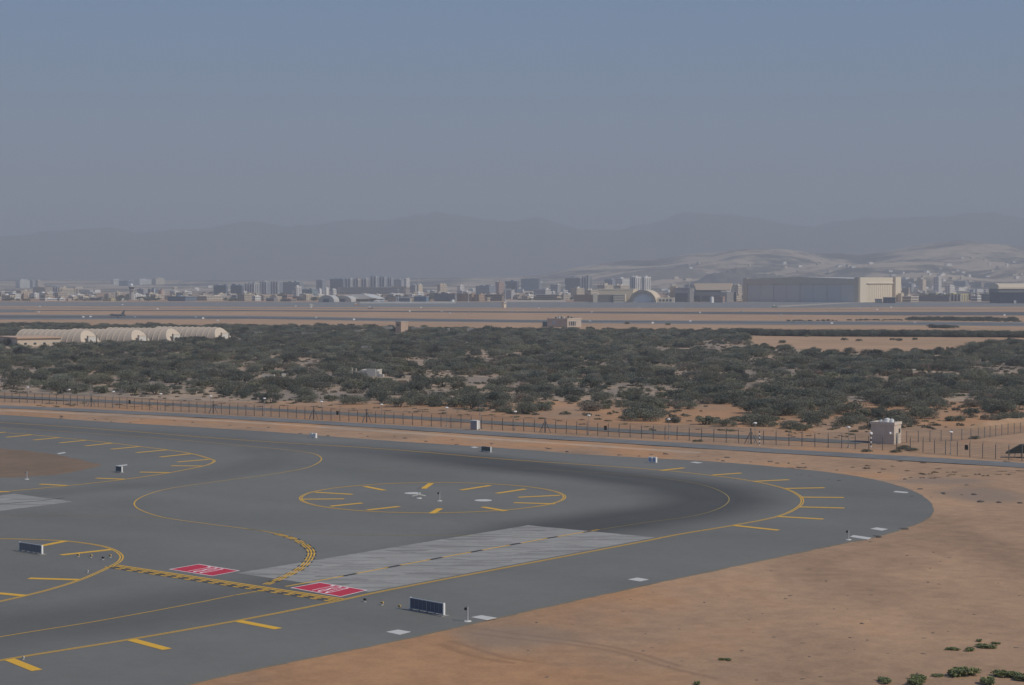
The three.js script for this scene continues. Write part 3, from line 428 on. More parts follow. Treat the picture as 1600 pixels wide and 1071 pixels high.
// ---------------------------------------------------------------- scrub
function leafCloud(w, h, clumps, leaves, size, lift, tones) {
  const pos = [], col = [], idx = [];
  for (let c = 0; c < clumps; c++) {
    const a = rnd() * 6.283, q = Math.sqrt(rnd()) * .82, cx = Math.cos(a) * q * w / 2, cz = Math.sin(a) * q * w / 2, top = h * (1 - .55 * q * q), cy = lift + (top - lift) * Math.pow(rnd(), .55) * .9, r = w * rr(.10, .19), tone = tones[Math.floor(rnd() * tones.length)];
    for (let l = 0; l < leaves; l++) {
      const v = new THREE.Vector3(rnd() - .5, rnd() - .5, rnd() - .5).normalize().multiplyScalar(r * Math.pow(rnd(), .4)); v.y *= .72;
      const n = new THREE.Vector3(rnd() - .5, rnd() - .2, rnd() - .5).normalize(), t = new THREE.Vector3(rnd() - .5, rnd() - .5, rnd() - .5).cross(n).normalize(), b = n.clone().cross(t), s = size * rr(.6, 1.4), k = rr(.75, 1.3), i0 = pos.length / 3;
      for (const [u, e] of [[-1, -.45], [.1, -.7], [1, .3], [-.1, .75]]) pos.push(cx + v.x + (t.x * u + b.x * e) * s, Math.max(.02, cy + v.y + (t.y * u + b.y * e) * s), cz + v.z + (t.z * u + b.z * e) * s), col.push(tone[0] * k, tone[1] * k, tone[2] * k);
      idx.push(i0, i0 + 1, i0 + 2, i0, i0 + 2, i0 + 3);
    }
  }
  const g = new THREE.BufferGeometry(); g.setAttribute('position', new THREE.Float32BufferAttribute(pos, 3)); g.setAttribute('color', new THREE.Float32BufferAttribute(col, 3)); g.setIndex(idx); g.computeVertexNormals(); return g;
}
function trunkGeo(w, h, n) { const out = []; for (let k = 0; k < n; k++) { const a = k / n * 6.28 + rr(-.5, .5), r = w * rr(.16, .3), m = [Math.cos(a) * r * .35, h * .3, Math.sin(a) * r * .35], e = [Math.cos(a) * r, h * rr(.55, .8), Math.sin(a) * r]; out.push(bar([Math.cos(a) * .12, -.1, Math.sin(a) * .12], m, .13, 5, .09), bar(m, e, .09, 5, .03)); } return mergeGeometries(out); }
const mLeaf = new THREE.MeshPhysicalMaterial({ color: 0xffffff, vertexColors: true, roughness: 1, side: THREE.DoubleSide, transmission: .3, thickness: 0 }), mBark = M(.12, .09, .065);
const tonesA = [[.15, .158, .112], [.175, .178, .126], [.13, .14, .102], [.185, .18, .132]], tonesB = [[.20, .20, .125], [.22, .212, .14], [.17, .175, .115]], tonesG = [[.20, .165, .12], [.24, .20, .15]], tonesC = [[.10, .112, .085], [.12, .128, .095], [.09, .102, .076]];
const kinds = [];
for (const [w, h, cl, tn] of [[7.5, 2.7, 26, tonesA], [6.2, 2.5, 22, tonesC], [8.8, 3.0, 30, tonesA], [5.2, 2.3, 20, tonesB], [6.8, 3.4, 26, tonesC], [4.4, 1.5, 16, tonesB], [5.6, 1.7, 18, tonesG]]) kinds.push({ w, h, crown: leafCloud(w, h, cl, 105, .125, .25, tn), trunk: trunkGeo(w, h, 4) });
const frontEdge = [[-200, 600], [0, 608], [200, 616.5], [400, 627], [600, 636], [800, 646], [900, 652], [1050, 661], [1200, 670], [1340, 674], [1480, 668], [1600, 662], [1900, 652]];
const backEdge = [[-200, 513], [0, 514], [110, 511], [400, 511.5], [600, 514], [850, 517], [1100, 520], [1160, 524], [1175, 540], [1250, 549], [1400, 553], [1480, 551], [1540, 540], [1600, 536], [1900, 536]];
const clear = []; // [x, z, radius]
const lampCols = [43, 108, 177, 251, 329, 413, 502, 596, 698, 805, 920, 1045, 1180, 1326, 1486], ordinal = ['first', 'second', 'third', 'fourth', 'fifth', 'sixth', 'seventh', 'eighth', 'ninth', 'tenth', 'eleventh', 'twelfth', 'thirteenth', 'fourteenth', 'fifteenth'];
const nearLamp = (px) => ordinal[lampCols.reduce((b, c, i) => Math.abs(c - px) < Math.abs(lampCols[b] - px) ? i : b, 0)];
const keep = (px, py, r) => { const g = G(px, py); clear.push([g[0], g[1], r]); };
for (const [a, b, r] of [[142, 537, 12], [100, 536, 12], [60, 534, 12], [222, 535, 12], [190, 533, 10], [275, 533, 12], [250, 531, 10], [350, 531, 12], [310, 530, 12], [270, 529, 12], [40, 542, 15], [8, 542, 15], [66, 542, 10], [885, 513, 14], [870, 512, 10], [628, 522, 15], [575, 590, 7], [590, 589, 6], [428, 592, 8], [1445, 582, 8], [1465, 581, 6], [1391, 690, 10], [1410, 690, 8]]) keep(a, b, r);
const bare = [[1560, 576, 60, 5], [1130, 642, 60, 7], [1080, 582, 50, 4], [930, 645, 70, 4], [720, 592, 110, 4.5], [880, 637, 40, 6], [1340, 630, 30, 10], [1240, 580, 50, 4], [1200, 600, 40, 5], [480, 563, 40, 4], [660, 563, 40, 3], [740, 560, 40, 4], [1060, 545, 60, 3], [300, 617, 60, 4], [1500, 625, 50, 4], [1120, 541, 60, 3], [1500, 640, 60, 4]];
const isClear = (x, z) => clear.some(c => Math.abs(c[0] - x) < c[2] && z - c[1] > -c[2] && z - c[1] < c[2] * 2.6);
const spots = [], cell = new Map();
const tooNear = (x, z, r) => { const i = Math.floor(x / 4), j = Math.floor(z / 4); for (let a = -1; a <= 1; a++) for (let b = -1; b <= 1; b++) for (const s of cell.get((i + a) + ',' + (j + b)) || []) if (Math.hypot(s[0] - x, s[1] - z) < r) return true; return false; };
for (let n = 0; n < 90000; n++) {
  const D = Math.sqrt(rr(375 * 375, 1420 * 1420)), x = rr(-.30, .30) * D, px = CX + F * x / D, py = HZ + EYE * F / D;
  const lo = interp(frontEdge, px) + 5 * (noise(x * .07, 3) - .5), hi = interp(backEdge, px) + 1.5 * (noise(x * .02, 8) - .5);
  if (py > lo || py < hi || isClear(x, -D)) continue;
  if (bare.some(b => Math.hypot((px - b[0]) / b[2], (py - b[1] - 3) / (b[3] * 2.0)) < .55 + .5 * noise(x * .15, D * .1))) continue;
  const gap = fbm(x * .03 + 50, D * .017, 3) - .07 * smooth(420, 380, py > 560 ? 380 : 420); if (gap < .395 && rnd() < .9) continue;
  if (tooNear(x, -D, rr(3.6, 8))) continue;
  const s = [x, -D]; const k = Math.floor(x / 4) + ',' + Math.floor(-D / 4); if (!cell.has(k)) cell.set(k, []); cell.get(k).push(s); spots.push(s);
}
{ // litter-grey floor of the scrub and its low dry undergrowth
  const t = makeTexture(512, 512, (i, j) => { const n = .4 * tileNoise(i, j, 5, 31) + .35 * tileNoise(i, j, 17, 32) + .25 * tileNoise(i, j, 70, 33), p = smooth(.42, .62, n), k = .8 + .4 * tileNoise(i, j, 120, 34); return [lerp(.27, .42, p) * k, lerp(.21, .30, p) * k, lerp(.155, .20, p) * k]; }); t.repeat.set(1 / 140, 1 / 140);
  const cols = []; for (let px = -200; px <= 1800; px += 100) cols.push(px);
  const q = []; for (let i = 0; i < cols.length - 1; i++) { const f = (tab, px, o) => { const g = G(px, interp(tab, px) + o); return [g[0], -.13, g[1]]; }; q.push([f(frontEdge, cols[i], 3 + 3 * noise(i, 1)), f(frontEdge, cols[i + 1], 3 + 3 * noise(i + 1, 1)), f(backEdge, cols[i + 1], -1), f(backEdge, cols[i], -1)]); }
  struct('scrub_floor', quadGeo(q).translate(0, .035, 0), M(1, 1, 1, .95, { map: t }));
  const low = leafCloud(2.2, .35, 8, 22, .13, 0, [[.21, .18, .125], [.17, .165, .10], [.25, .205, .15]]), d = new THREE.Object3D(), pos = [];
  for (let n = 0; n < 9000; n++) { const D = Math.sqrt(rr(365 * 365, 1000 * 1000)), x = rr(-.30, .30) * D, px = CX + F * x / D, py = HZ + EYE * F / D; if (py > interp(frontEdge, px) + 6 * noise(x * .1, 4) || py < interp(backEdge, px)) continue; if (noise(x * .06, D * .05) < .35) continue; pos.push([x, -D]); }
  const im = new THREE.InstancedMesh(low, mLeaf, pos.length); im.name = 'undergrowth'; im.userData = { kind: 'stuff', label: 'low dry brown undergrowth between the thorn trees', category: 'undergrowth' }; shade(im);
  pos.forEach(([x, z], i) => { d.position.set(x, -.11, z); d.rotation.y = rnd() * 6.28; const s = rr(.5, 1.4); d.scale.set(s, s * rr(.7, 1.3), s); d.updateMatrix(); im.setMatrixAt(i, d.matrix); const k = rr(.75, 1.25); im.setColorAt(i, new THREE.Color(k, k * rr(.94, 1.04), k * rr(.9, 1.05))); }); scene.add(im);
}
spots.sort((a, b) => b[1] - a[1]);
console.log('scrub', spots.length);
{
  const say = [['wide dark olive thorn tree', 'dark_thorn_tree'], ['mid-sized dark thorn tree', 'dark_thorn_tree'], ['very broad dark thorn tree', 'dark_thorn_tree'], ['small olive green thorn tree', 'olive_thorn_tree'], ['tall olive green thorn tree', 'olive_thorn_tree'], ['low dark bush', 'thorn_bush'], ['dry grey-brown bush', 'dry_bush']];
  const inst = kinds.map(() => []); const pick = () => { const r = rnd(); return r < .22 ? 0 : r < .40 ? 1 : r < .54 ? 2 : r < .65 ? 3 : r < .75 ? 4 : r < .88 ? 5 : 6; };
  let made = 0; const protos = [];
  for (const [x, z] of spots) {
    const k = pick(), s = rr(.62, 1.12), px = CX + F * x / -z, back = EYE * F / (interp(frontEdge, px) - HZ); const row = -z - back < 9 ? "at the scrub's front edge" : -z - back < 24 ? 'just behind the front edge' : 'deeper in the scrub', label = `${say[k][0]} behind the ${nearLamp(px)} fence lamp, ${row}`;
    if (made < 290 && px > -15 && px < 1615) {
      made++;
      if (!protos[k]) { const o = thing(say[k][1], label, k === 6 || k === 5 ? 'bush' : 'tree', [0, 0, 0], 0, 'thorn scrub trees behind the fence'); part('trunk', kinds[k].trunk, mBark, o); part('crown', kinds[k].crown, mLeaf, o); protos[k] = o; o.position.set(x, -.15, z); o.rotation.y = rnd() * 6.28; o.scale.set(s, s * rr(.85, 1.15), s); }
      else { const c = copy(protos[k], [x, -.15, z], rnd() * 6.28, label); c.scale.set(s * rr(.9, 1.15), s * rr(.8, 1.15), s); }
    } else inst[k].push([x, z, s]);
  }
  const o = new THREE.Group(); o.name = 'scrubland'; o.userData = { kind: 'stuff', label: 'dense dark thorn scrub covering the plain to the runway', category: 'scrub' }; scene.add(o);
  const d = new THREE.Object3D();
  inst.forEach((list, k) => {
    if (!list.length) return; const im = new THREE.InstancedMesh(kinds[k].crown, mLeaf, list.length), it = new THREE.InstancedMesh(kinds[k].trunk, mBark, list.length); im.name = 'crown'; it.name = 'trunk'; shade(im); shade(it);
    list.forEach(([x, z, s], i) => { d.position.set(x, -.15, z); d.rotation.y = rnd() * 6.28; d.scale.set(s * rr(.9, 1.15), s * rr(.8, 1.15), s); d.updateMatrix(); im.setMatrixAt(i, d.matrix); it.setMatrixAt(i, d.matrix); const t = rr(.6, 1.45); im.setColorAt(i, new THREE.Color(t * rr(.95, 1.1), t, t * rr(.9, 1.1))); });
    o.add(im, it);
  });
  // hedge beside the runway and bushes between the runways on the right
  const hedge = []; const along = (pix, n, w, s0, s1) => { const c = spline(pix, 3); for (let i = 0; i < n; i++) { const p = c[Math.floor(rnd() * c.length)]; hedge.push([p.x + rr(-3, 3), p.z + rr(-w, w), rr(s0, s1)]); } };
  along([[1140, 522], [1200, 524], [1300, 525], [1400, 525.5], [1500, 526], [1620, 527]], 520, 9, .7, 1.35);
  along([[1420, 500], [1500, 501], [1590, 501.5]], 90, 8, .5, 1.2); along([[1230, 502], [1330, 501], [1430, 500.5], [1600, 503]], 110, 10, .25, .5); along([[1463, 512.5], [1488, 513]], 16, 6, .5, .9); along([[-20, 511], [60, 510], [130, 512]], 60, 12, .7, 1.2);
  const hk = [0, 2, 4]; const lists = hk.map(() => []); for (const h of hedge) lists[Math.floor(rnd() * 3)].push(h);
  const ho = new THREE.Group(); ho.name = 'hedge_growth'; ho.userData = { kind: 'stuff', label: 'dark hedge of thorn growth along the far runway edge', category: 'hedge' }; scene.add(ho);
  lists.forEach((l, q) => { const im = new THREE.InstancedMesh(kinds[hk[q]].crown, mLeaf, l.length); im.name = 'crown'; shade(im); l.forEach(([x, z, s], i) => { d.position.set(x, -.2, z); d.rotation.y = rnd() * 6.28; d.scale.set(s, s * .95, s); d.updateMatrix(); im.setMatrixAt(i, d.matrix); const t = rr(.75, 1.1); im.setColorAt(i, new THREE.Color(t, t, t)); }); ho.add(im); });
  // lone bushes on the bare sand right of the scrub
  const lone = [[1343, 533], [1396, 531.5], [1406, 532.5], [1430, 531], [1320, 531.5], [1223, 536], [1262, 526], [1237, 524], [1543, 612], [1044, 508], [980, 506.5]];
  for (const [px, py] of lone) { const [x, z] = G(px, py), c = copy(protos[5] || protos[0], [x, -.15, z], rnd() * 6, 'lone dark bush on the bare sand beyond the scrub', 'lone bushes on the far sand'); c.name = numbered('lone_bush'); c.scale.setScalar(rr(.8, 1.2)); }
}
// low tussocks, dry brush and stones on the verges
{
  const tuft = leafCloud(1.5, .22, 9, 26, .10, .0, [[.16, .16, .075], [.20, .18, .09], [.13, .14, .065]]), dry = leafCloud(1.7, .22, 9, 24, .09, .0, [[.20, .145, .10], [.25, .185, .125], [.16, .12, .085]]), green = leafCloud(1.7, .62, 16, 60, .085, .08, [[.19, .22, .08], [.22, .25, .095], [.16, .19, .07]]);
  const stone = []; for (let v = 0; v < 3; v++) { const g = new THREE.IcosahedronGeometry(.3, 1), p = g.attributes.position; for (let i = 0; i < p.count; i++) { const q = .75 + .5 * noise(p.getX(i) * 5 + v * 9, p.getZ(i) * 5 + p.getY(i) * 4); p.setXYZ(i, p.getX(i) * q * 1.3, p.getY(i) * q * .75, p.getZ(i) * q); } g.computeVertexNormals(); stone.push(g); }
  const mStone = M(.17, .125, .095), mStoneDark = M(.085, .07, .06);
  const one = (name, label, cat, group, geo, m, px, py, s, pn) => { const [x, z] = G(px, py), o = thing(name, label, cat, [x, -.06, z], rnd() * 6.28, group); part(pn, geo, m, o); o.scale.set(s * rr(.9, 1.5), s * rr(.6, .9), s); };
  const greens = [[1508, 1056, 1.25, 'largest round green bush on the sand at lower right'], [1435, 1063, .9, 'dark green bush left of the largest round bush'], [1465, 1057, .6, 'small olive bush between the dark and the round bush'], [1382, 1066, .75, 'flat green bush at the bottom edge, leftmost of the row'], [1570, 1057, .9, 'green bush right of the largest round bush'], [1600, 1062, 1.1, 'dark bush cut by the right edge at the bottom'], [1540, 1012, .85, 'upper green tussock in the loose cluster at lower right'], [1515, 1017, .6, 'low green tussock left in the loose cluster at lower right'], [1490, 1016, .55, 'leftmost olive tussock of the loose cluster at lower right'], [1556, 1006, .45, 'small tussock topmost right in the loose cluster'], [1531, 1002, .4, 'small dark tussock topmost left in the loose cluster'], [1128, 1031, .35, 'left one of two tiny green tufts on open sand'], [1138, 1031.5, .35, 'right one of two tiny green tufts on open sand'], [1090, 1069, .4, 'tiny green tuft at the bottom edge of the sand'], [1545, 1068, .9, 'light green bush at the bottom edge near the right corner'], [1430, 1070, .9, 'dark low bush at the bottom edge below the others']];
  for (const [a, b, s, l] of greens) one('desert_bush', l, 'bush', 'green bushes on the sand at lower right', green, mLeaf, a, b, s, 'foliage');
  for (const [a, b] of [[1523, 686], [1355, 706], [1400, 707], [1410, 702], [1090, 690], [1240, 671], [1415, 699], [1425, 704]]) one('roadside_shrub', 'dull green shrub on the sand along the fence', 'shrub', 'shrubs along the fence', kinds[5].crown, mLeaf, a, b, rr(.4, .7), 'foliage');
  const lines = [[[0, 610], [200, 620], [400, 630], [620, 640], [820, 651], [1020, 664], [1200, 676], [1330, 683]], [[380, 633], [620, 644], [820, 654], [1000, 668], [1250, 681]]];
  for (let i = 0; i < 150; i++) { const px = rr(-10, 1340), py = interp(lines[i % 2], px) + rr(-3, 4); one('dry_tussock', `low dry tussock on the sand behind the fence near the ${nearLamp(px)} lamp`, 'tussock', 'dry tussocks on the strip behind the fence', i % 3 ? dry : tuft, mLeaf, px, py, rr(.4, 1.25), 'foliage'); }
  for (let i = 0; i < 90; i++) { const px = rr(0, 1600), py = interp(asphaltPix.slice(0, 13), px) - rr(1, 9) + (px > 1250 ? rr(0, 20) : 0); if (px > 1200 || rnd() < .6) one('verge_stone', `${i % 2 ? 'brown' : 'dark'} stone on the sand strip below the ${nearLamp(px)} fence lamp`, 'stone', 'stones on the sand strip', stone[i % 3], i % 2 ? mStone : mStoneDark, px, py, rr(.5, 1.3), 'stone'); }
  for (let i = 0; i < 46; i++) { const px = rr(1230, 1600), py = rr(717, 748); one('verge_brush', 'dry brush on the rough sand below the perimeter road at right', 'brush', 'dry brush at the right bend', dry, mLeaf, px, py, rr(.35, .9), 'foliage'); }
  for (const [a, b, s] of [[1523.5, 773, 1.5], [1534, 784, 1.6], [1561, 785, 1.0], [1594, 786, 1.1], [1415, 749, .9], [1413, 827, 1.4], [1370, 839, 1.3], [1361, 847, .7]]) one('sand_stone', 'dark lump of earth on the sand right of the taxiway bend', 'stone', 'dark lumps right of the bend', stone[1], mStoneDark, a, b, s, 'stone');
  for (let i = 0; i < 120; i++) { const px = rr(820, 1600), py = rr(860, 1066), edge = interp([[290, 1071], [800, 961], [1200, 875], [1460, 800], [1600, 780]], px); if (py < edge + 12) continue; one('sand_clod', 'small brown clod on the open sand at lower right', 'stone', 'clods on the open sand', stone[i % 3], mStone, px, py, rr(.2, .55), 'stone'); }
}

// ---------------------------------------------------------------- arched shelters in the scrub
{
  const mCloth = M(.52, .43, .34, .8, { map: plaster }), mRib = M(.44, .365, .29, .8), mEnd = M(.60, .51, .41, .85);
  function shelter(label, px, py, L) {
    const a = 7.4, b = 6.7, rake = 3.6, N = 22, yaw = -24 * Math.PI / 180, [x, z] = G(px, py), o = thing('arched_shelter', label, 'shelter', [x, -.2, z], yaw, 'arched shelters in the scrub');
    const arc = (u, t, k = 1) => { const f = Math.PI * t; const y = b * Math.sin(f) * k; return [u, y, a * Math.cos(f) * k]; };
    const q = []; const xs = [-L, -L * .84, -L * .68, -L * .52, -L * .36, -L * .2, -6]; 
    for (let s = 0; s < xs.length - 1; s++) for (let i = 0; i < N; i++) q.push([arc(xs[s], i / N), arc(xs[s + 1], i / N), arc(xs[s + 1], (i + 1) / N), arc(xs[s], (i + 1) / N)]);
    const fl = (t) => { const p = arc(0, t); return [-rake * p[1] / b, p[1], p[2]]; };
    for (let i = 0; i < N; i++) q.push([arc(-6, i / N), fl(i / N), fl((i + 1) / N), arc(-6, (i + 1) / N)]);
    for (let i = 0; i < N; i++) q.push([arc(-L, i / N), arc(-L, (i + 1) / N), [-L, 0, 0], [-L, 0, 0]]);
    part('shell', quadGeo(q), mCloth, o);
    for (let r = 0; r < 11; r++) { const u = -L + (L - 6) * r / 10, qq = []; for (let i = 0; i < N; i++) { qq.push([arc(u - .35, i / N, 1.0), arc(u, i / N, 1.045), arc(u, (i + 1) / N, 1.045), arc(u - .35, (i + 1) / N, 1.0)], [arc(u, i / N, 1.045), arc(u + .35, i / N, 1.0), arc(u + .35, (i + 1) / N, 1.0), arc(u, (i + 1) / N, 1.045)]); } part('rib', quadGeo(qq), mRib, o); }
    const qe = []; for (let i = 0; i < N; i++) { const p = fl(i / N), r = fl((i + 1) / N); qe.push([p, r, [0, 0, 0], [0, 0, 0]]); } part('end_wall', quadGeo(qe), mEnd, o);
    const door = part('door', box(.2, 3.6, 6.2, .1, 1.8, 0), mWhitish, o); part('lintel', box(.5, .5, 7, .0, 3.75, 0), mEnd, door);
    for (const s of [-1, 1]) part('door_post', box(.5, 4.2, .7, .2, 2.1, s * 3.5), mPost, o);
    part('door_gap', box(.1, 2.2, 1.5, .22, 1.1, 1.2), mPost, o);
    return o;
  }
  shelter('arched cream shelter at the left, behind the low cream building', 143, 537.5, 40); shelter('second arched cream shelter from the left', 222, 536.5, 40); shelter('third arched cream shelter from the left', 275.5, 534, 40); shelter('rightmost arched cream shelter in the scrub', 351, 532, 40);
  // low cream building
  const o = cornerGroup('cream_building', 'low flat-roofed cream building in the scrub at the left edge', 'building', 26, 868, 30, 20.5, -.15, undefined, -58 * Math.PI / 180);
  part('wall', box(30, 3.6, 20.5, 0, 1.8, 0), mEnd, o); part('roof', box(31.5, .5, 21.5, 0, 3.9, 0), M(.55, .38, .27), o); for (let k = 0; k < 4; k++) part('window', box(.1, .9, 1.2, 15.05, 1.2, -7 + k * 4.5), mDarkGlass, o);
  const [wx, wz] = G(77, 538), w = thing('low_wall', 'short pinkish wall right of the low cream building', 'wall', [wx, -.15, wz], 0); part('wall', box(6, 1.6, .4, 0, .8, 0), M(.35, .23, .18), w); part('coping', box(6.2, .15, .5, 0, 1.67, 0), mRib, w);
}
// ---------------------------------------------------------------- small buildings among the scrub
{
  let o = cornerGroup('airfield_block', 'flat-roofed grey and cream block with roof equipment beside the runway', 'building', 886.5, 1235, 15.5, 18.5, -.15, undefined, -32 * Math.PI / 180);
  part('wall', box(15.5, 5.2, 18.5, 0, 2.6, 0), M(.50, .43, .37, .9, { map: plaster }), o);
  part('parapet', [box(15.9, .6, .4, 0, 5.5, 9.2), box(15.9, .6, .4, 0, 5.5, -9.2), box(.4, .6, 18, 7.7, 5.5, 0), box(.4, .6, 18, -7.7, 5.5, 0)], mHut, o);
  for (const [z, w] of [[6.6, 1.4], [3.9, 1.8], [1.2, 2.2], [-1.2, 1.0]]) { const n = part('opening', box(.12, 2.9, w, 7.76, 2.3, z), mDarkGlass, o); part('frame', box(.2, .25, w + .5, 7.8, 3.9, z), mWhitish, n); }
  const lw = part('window', box(3, 2, .12, -2.5, 2.8, 9.26), M(.40, .45, .52, .4), o); part('frame', box(3.3, .2, .16, -2.5, 3.9, 9.28), mWhitish, lw);
  for (let k = 0; k < 9; k++) part('roof_unit', box(rr(.7, 1.6), rr(.8, 1.9), rr(.7, 1.5), rr(-6.5, 6.5), 6.1, -7 + k * 1.7), k % 2 ? mWhitish : mPost, o);
  part('mast', cyl(.06, .08, 3.4, -1, 7.2, 2), mPost, o); part('lean_to', box(5, 3.4, 8, -10.2, 1.7, 3), M(.16, .19, .20), o);
  o = cornerGroup('brick_box', 'small square pinkish blockhouse standing in the far scrub', 'blockhouse', 626.3, 1090, 4.2, 6.2, -.15, undefined, -38 * Math.PI / 180);
  part('wall', box(4.2, 6.6, 6.2, 0, 3.3, 0), M(.52, .38, .29, .9, { map: plaster }), o); part('roof', box(4.5, .25, 6.5, 0, 6.7, 0), mHut, o); const dd = part('door', box(.1, 2, 1.2, 2.12, 1.0, -1.2), mPost, o); part('frame', box(.14, .15, 1.5, 2.13, 2.1, -1.2), mHut, dd); part('window', box(1.2, .9, .1, 0, 4.8, 3.12), mDarkGlass, o);
  // white ruin
  const [x, z] = G(575, 588); o = thing('white_ruin', 'broken white walls of a roofless ruin amid the scrub', 'ruin', [x, -.15, z], -.35);
  const mRuin = M(.58, .55, .50, .9, { map: plaster });
  for (const [bx, bz, w, d, h] of [[-3.6, 0, 1.4, .4, 1.6], [-1.5, 0, 2.2, .4, 2.0], [1.2, .2, 3.2, .4, 2.5], [3.4, 0, 1.2, .4, 1.7], [2.9, -2, .4, 3.6, 2.3], [-2.2, -2, .4, 3.6, 2.2], [5, .6, 1.4, .8, .9]]) part('wall', box(w, h, d, bx, h / 2, bz), mRuin, o);
  for (const px of [-5.6, -4.2]) part('post', box(.3, 2.6, .3, px, 1.3, 0), mHut, o); part('opening', box(.9, 1.2, .1, -.2, .6, .25), mPost, o);
  const [x2, z2] = G(419, 590.5); o = thing('white_trough', 'low white wall left of the ruin in the scrub', 'wall', [x2, -.15, z2], -.2); for (const [bx, w, h] of [[0, 3.4, 1.0], [-1.9, .4, 1.2], [1.9, .4, 1.2]]) part('block', box(w, h, .5, bx, h / 2, bx ? 0.05 : 0), mRuin, o);
  const [x3, z3] = G(443, 589); o = thing('white_block', 'small white block beside the low white wall', 'block', [x3, -.15, z3], .3); part('body', box(1.3, 1.0, .9, 0, .5, 0), mRuin, o); part('cap', box(1.4, .15, 1.0, 0, 1.07, 0), mRuin, o);
  const [x4, z4] = G(1449, 578); o = thing('pink_ruin', 'roofless pinkish ruin on the right in the scrub', 'ruin', [x4, -.15, z4], -.3); const mPink = M(.38, .25, .20, .9, { map: plaster }); for (const [bx, bz, w, d, h] of [[-2.2, 0, 2.6, .4, 2.1], [.8, 0, 1.2, .4, 2.2], [3.2, 0, 1.6, .4, 1.9], [-3.4, -2, .4, 4, 2], [3.8, -2, .4, 4, 2], [0, -4, 7, .4, 1.8]]) part('wall', box(w, h, d, bx, h / 2, bz), mPink, o); part('doorway', box(1.0, 1.7, .1, 2.0, .85, -.1), mBlack, o);
  for (let k = 0; k < 16; k++) { const [a, c] = G(rr(1415, 1437), rr(569, 580)); const r = thing('rubble_block', 'pale rubble block left of the pinkish ruin', 'rubble', [a, -.1, c], rnd() * 3, 'rubble beside the pinkish ruin'); part('block', box(rr(.5, 1.3), rr(.4, .9), rr(.5, 1), 0, .3, 0), k % 2 ? mRuin : mStoneGrey(), r); }
  for (const [px, py, w] of [[483, 528, 8], [403, 526.5, 4], [560, 523.5, 5], [605, 517.5, 6], [655, 518.8, 9], [735, 520, 4], [697, 520, 4], [572, 551, 4]]) { const [a, c] = G(px, py); const r = thing('concrete_block', 'pale low concrete remnant showing between the far thorn trees', 'block', [a, -.1, c], -.2, 'pale remnants in the far scrub'); part('body', box(w, 2.8, 1.2, 0, 1.4, 0), M(.42, .40, .37), r); }
}
function mStoneGrey() { return mSlab[0]; }

// ---------------------------------------------------------------- parked jet
function lathe(profile, n = 16) { return new THREE.LatheGeometry(profile.map(([r, y]) => new THREE.Vector2(r, y)), n).rotateZ(Math.PI / 2); }
function blade(pts, th) { const s = new THREE.Shape(pts.map(p => new THREE.Vector2(...p))); return new THREE.ExtrudeGeometry(s, { depth: th, bevelEnabled: false }).translate(0, 0, -th / 2); }
{
  const [x, z] = G(182, 496.5), o = thing('fighter_jet', 'dark grey fighter jet standing on the runway at left', 'aircraft', [x, -.05, z], -.12), m = M(.13, .135, .145, .5), md = M(.05, .05, .055, .5);
  part('fuselage', [lathe([[.05, 7.4], [.3, 6.4], [.55, 5], [.72, 3], [.85, 0], [.85, -3], [.7, -6], [.5, -6.8]]).translate(0, 2.2, 0), box(5, .7, 1.5, -.2, 1.7, 0)], m, o);
  part('canopy', new THREE.SphereGeometry(.55, 14, 8).scale(2.2, .8, .75).translate(-4.0, 2.85, 0), mDarkGlass, o);
  for (const s of [-1, 1]) { const w = part('wing', blade([[-1.2, 0], [2.4, 0], [2.2, 4.8], [1.2, 4.8]], .16), m, o); w.rotation.x = s > 0 ? Math.PI / 2 : -Math.PI / 2; w.position.set(0, 2.1, s * .6); const t = part('tailplane', blade([[4, 0], [6.6, 0], [6.9, 2.4], [6, 2.4]], .12), m, o); t.rotation.x = s > 0 ? Math.PI / 2 : -Math.PI / 2; t.position.set(0, 2.0, s * .5); }
  part('tail_fin', blade([[3.4, 2.8], [6.4, 2.8], [7.1, 6.1], [5.9, 6.1]], .2), m, o); part('nozzle', lathe([[.55, -6.6], [.42, -7.5]]).translate(0, 2.2, 0), md, o);
  for (const [gx, gz] of [[-4.4, 0], [1.0, 1.1], [1.0, -1.1]]) { const w = part('wheel', new THREE.CylinderGeometry(.34, .34, .24, 14).rotateX(Math.PI / 2).translate(gx, .34, gz), md, o); part('strut', cyl(.08, .08, 1.5, gx, 1.05, gz), m, w); }
}
// small white aircraft by the hangars
{
  const p = P(592, 474, 2660), o = thing('white_jet', 'small white aircraft with raised tail parked before the grey hangars', 'aircraft', [p.x, -.08, p.z], -.3), m = M(.8, .8, .8, .4);
  part('fuselage', lathe([[.05, 9], [.7, 7.6], [1.1, 5.5], [1.15, -3], [.7, -6.5], [.2, -9]]).translate(0, 2.2, 0), m, o); part('tail_fin', blade([[5.5, 2.8], [8.6, 2.8], [9.4, 6.4], [7.8, 6.4]], .3), m, o);
  for (const s of [-1, 1]) { const w = part('wing', blade([[-1.5, 0], [2, 0], [2.6, 8], [1.6, 8]], .25), m, o); w.rotation.x = s * Math.PI / 2; w.position.set(0, 1.7, s * .9); part('engine', lathe([[.5, 1.4], [.6, 0], [.4, -1.4]]).translate(4.6, 2.8, s * 1.6), m, o); }
  for (const [gx, gz] of [[-6, 0], [.8, 1.6], [.8, -1.6]]) part('wheel', [new THREE.CylinderGeometry(.45, .45, .3, 12).rotateX(Math.PI / 2).translate(gx, .45, gz), cyl(.1, .1, 1.2, gx, 1.1, gz)].map(g => g.index ? g.toNonIndexed() : g), mPost, o);
}
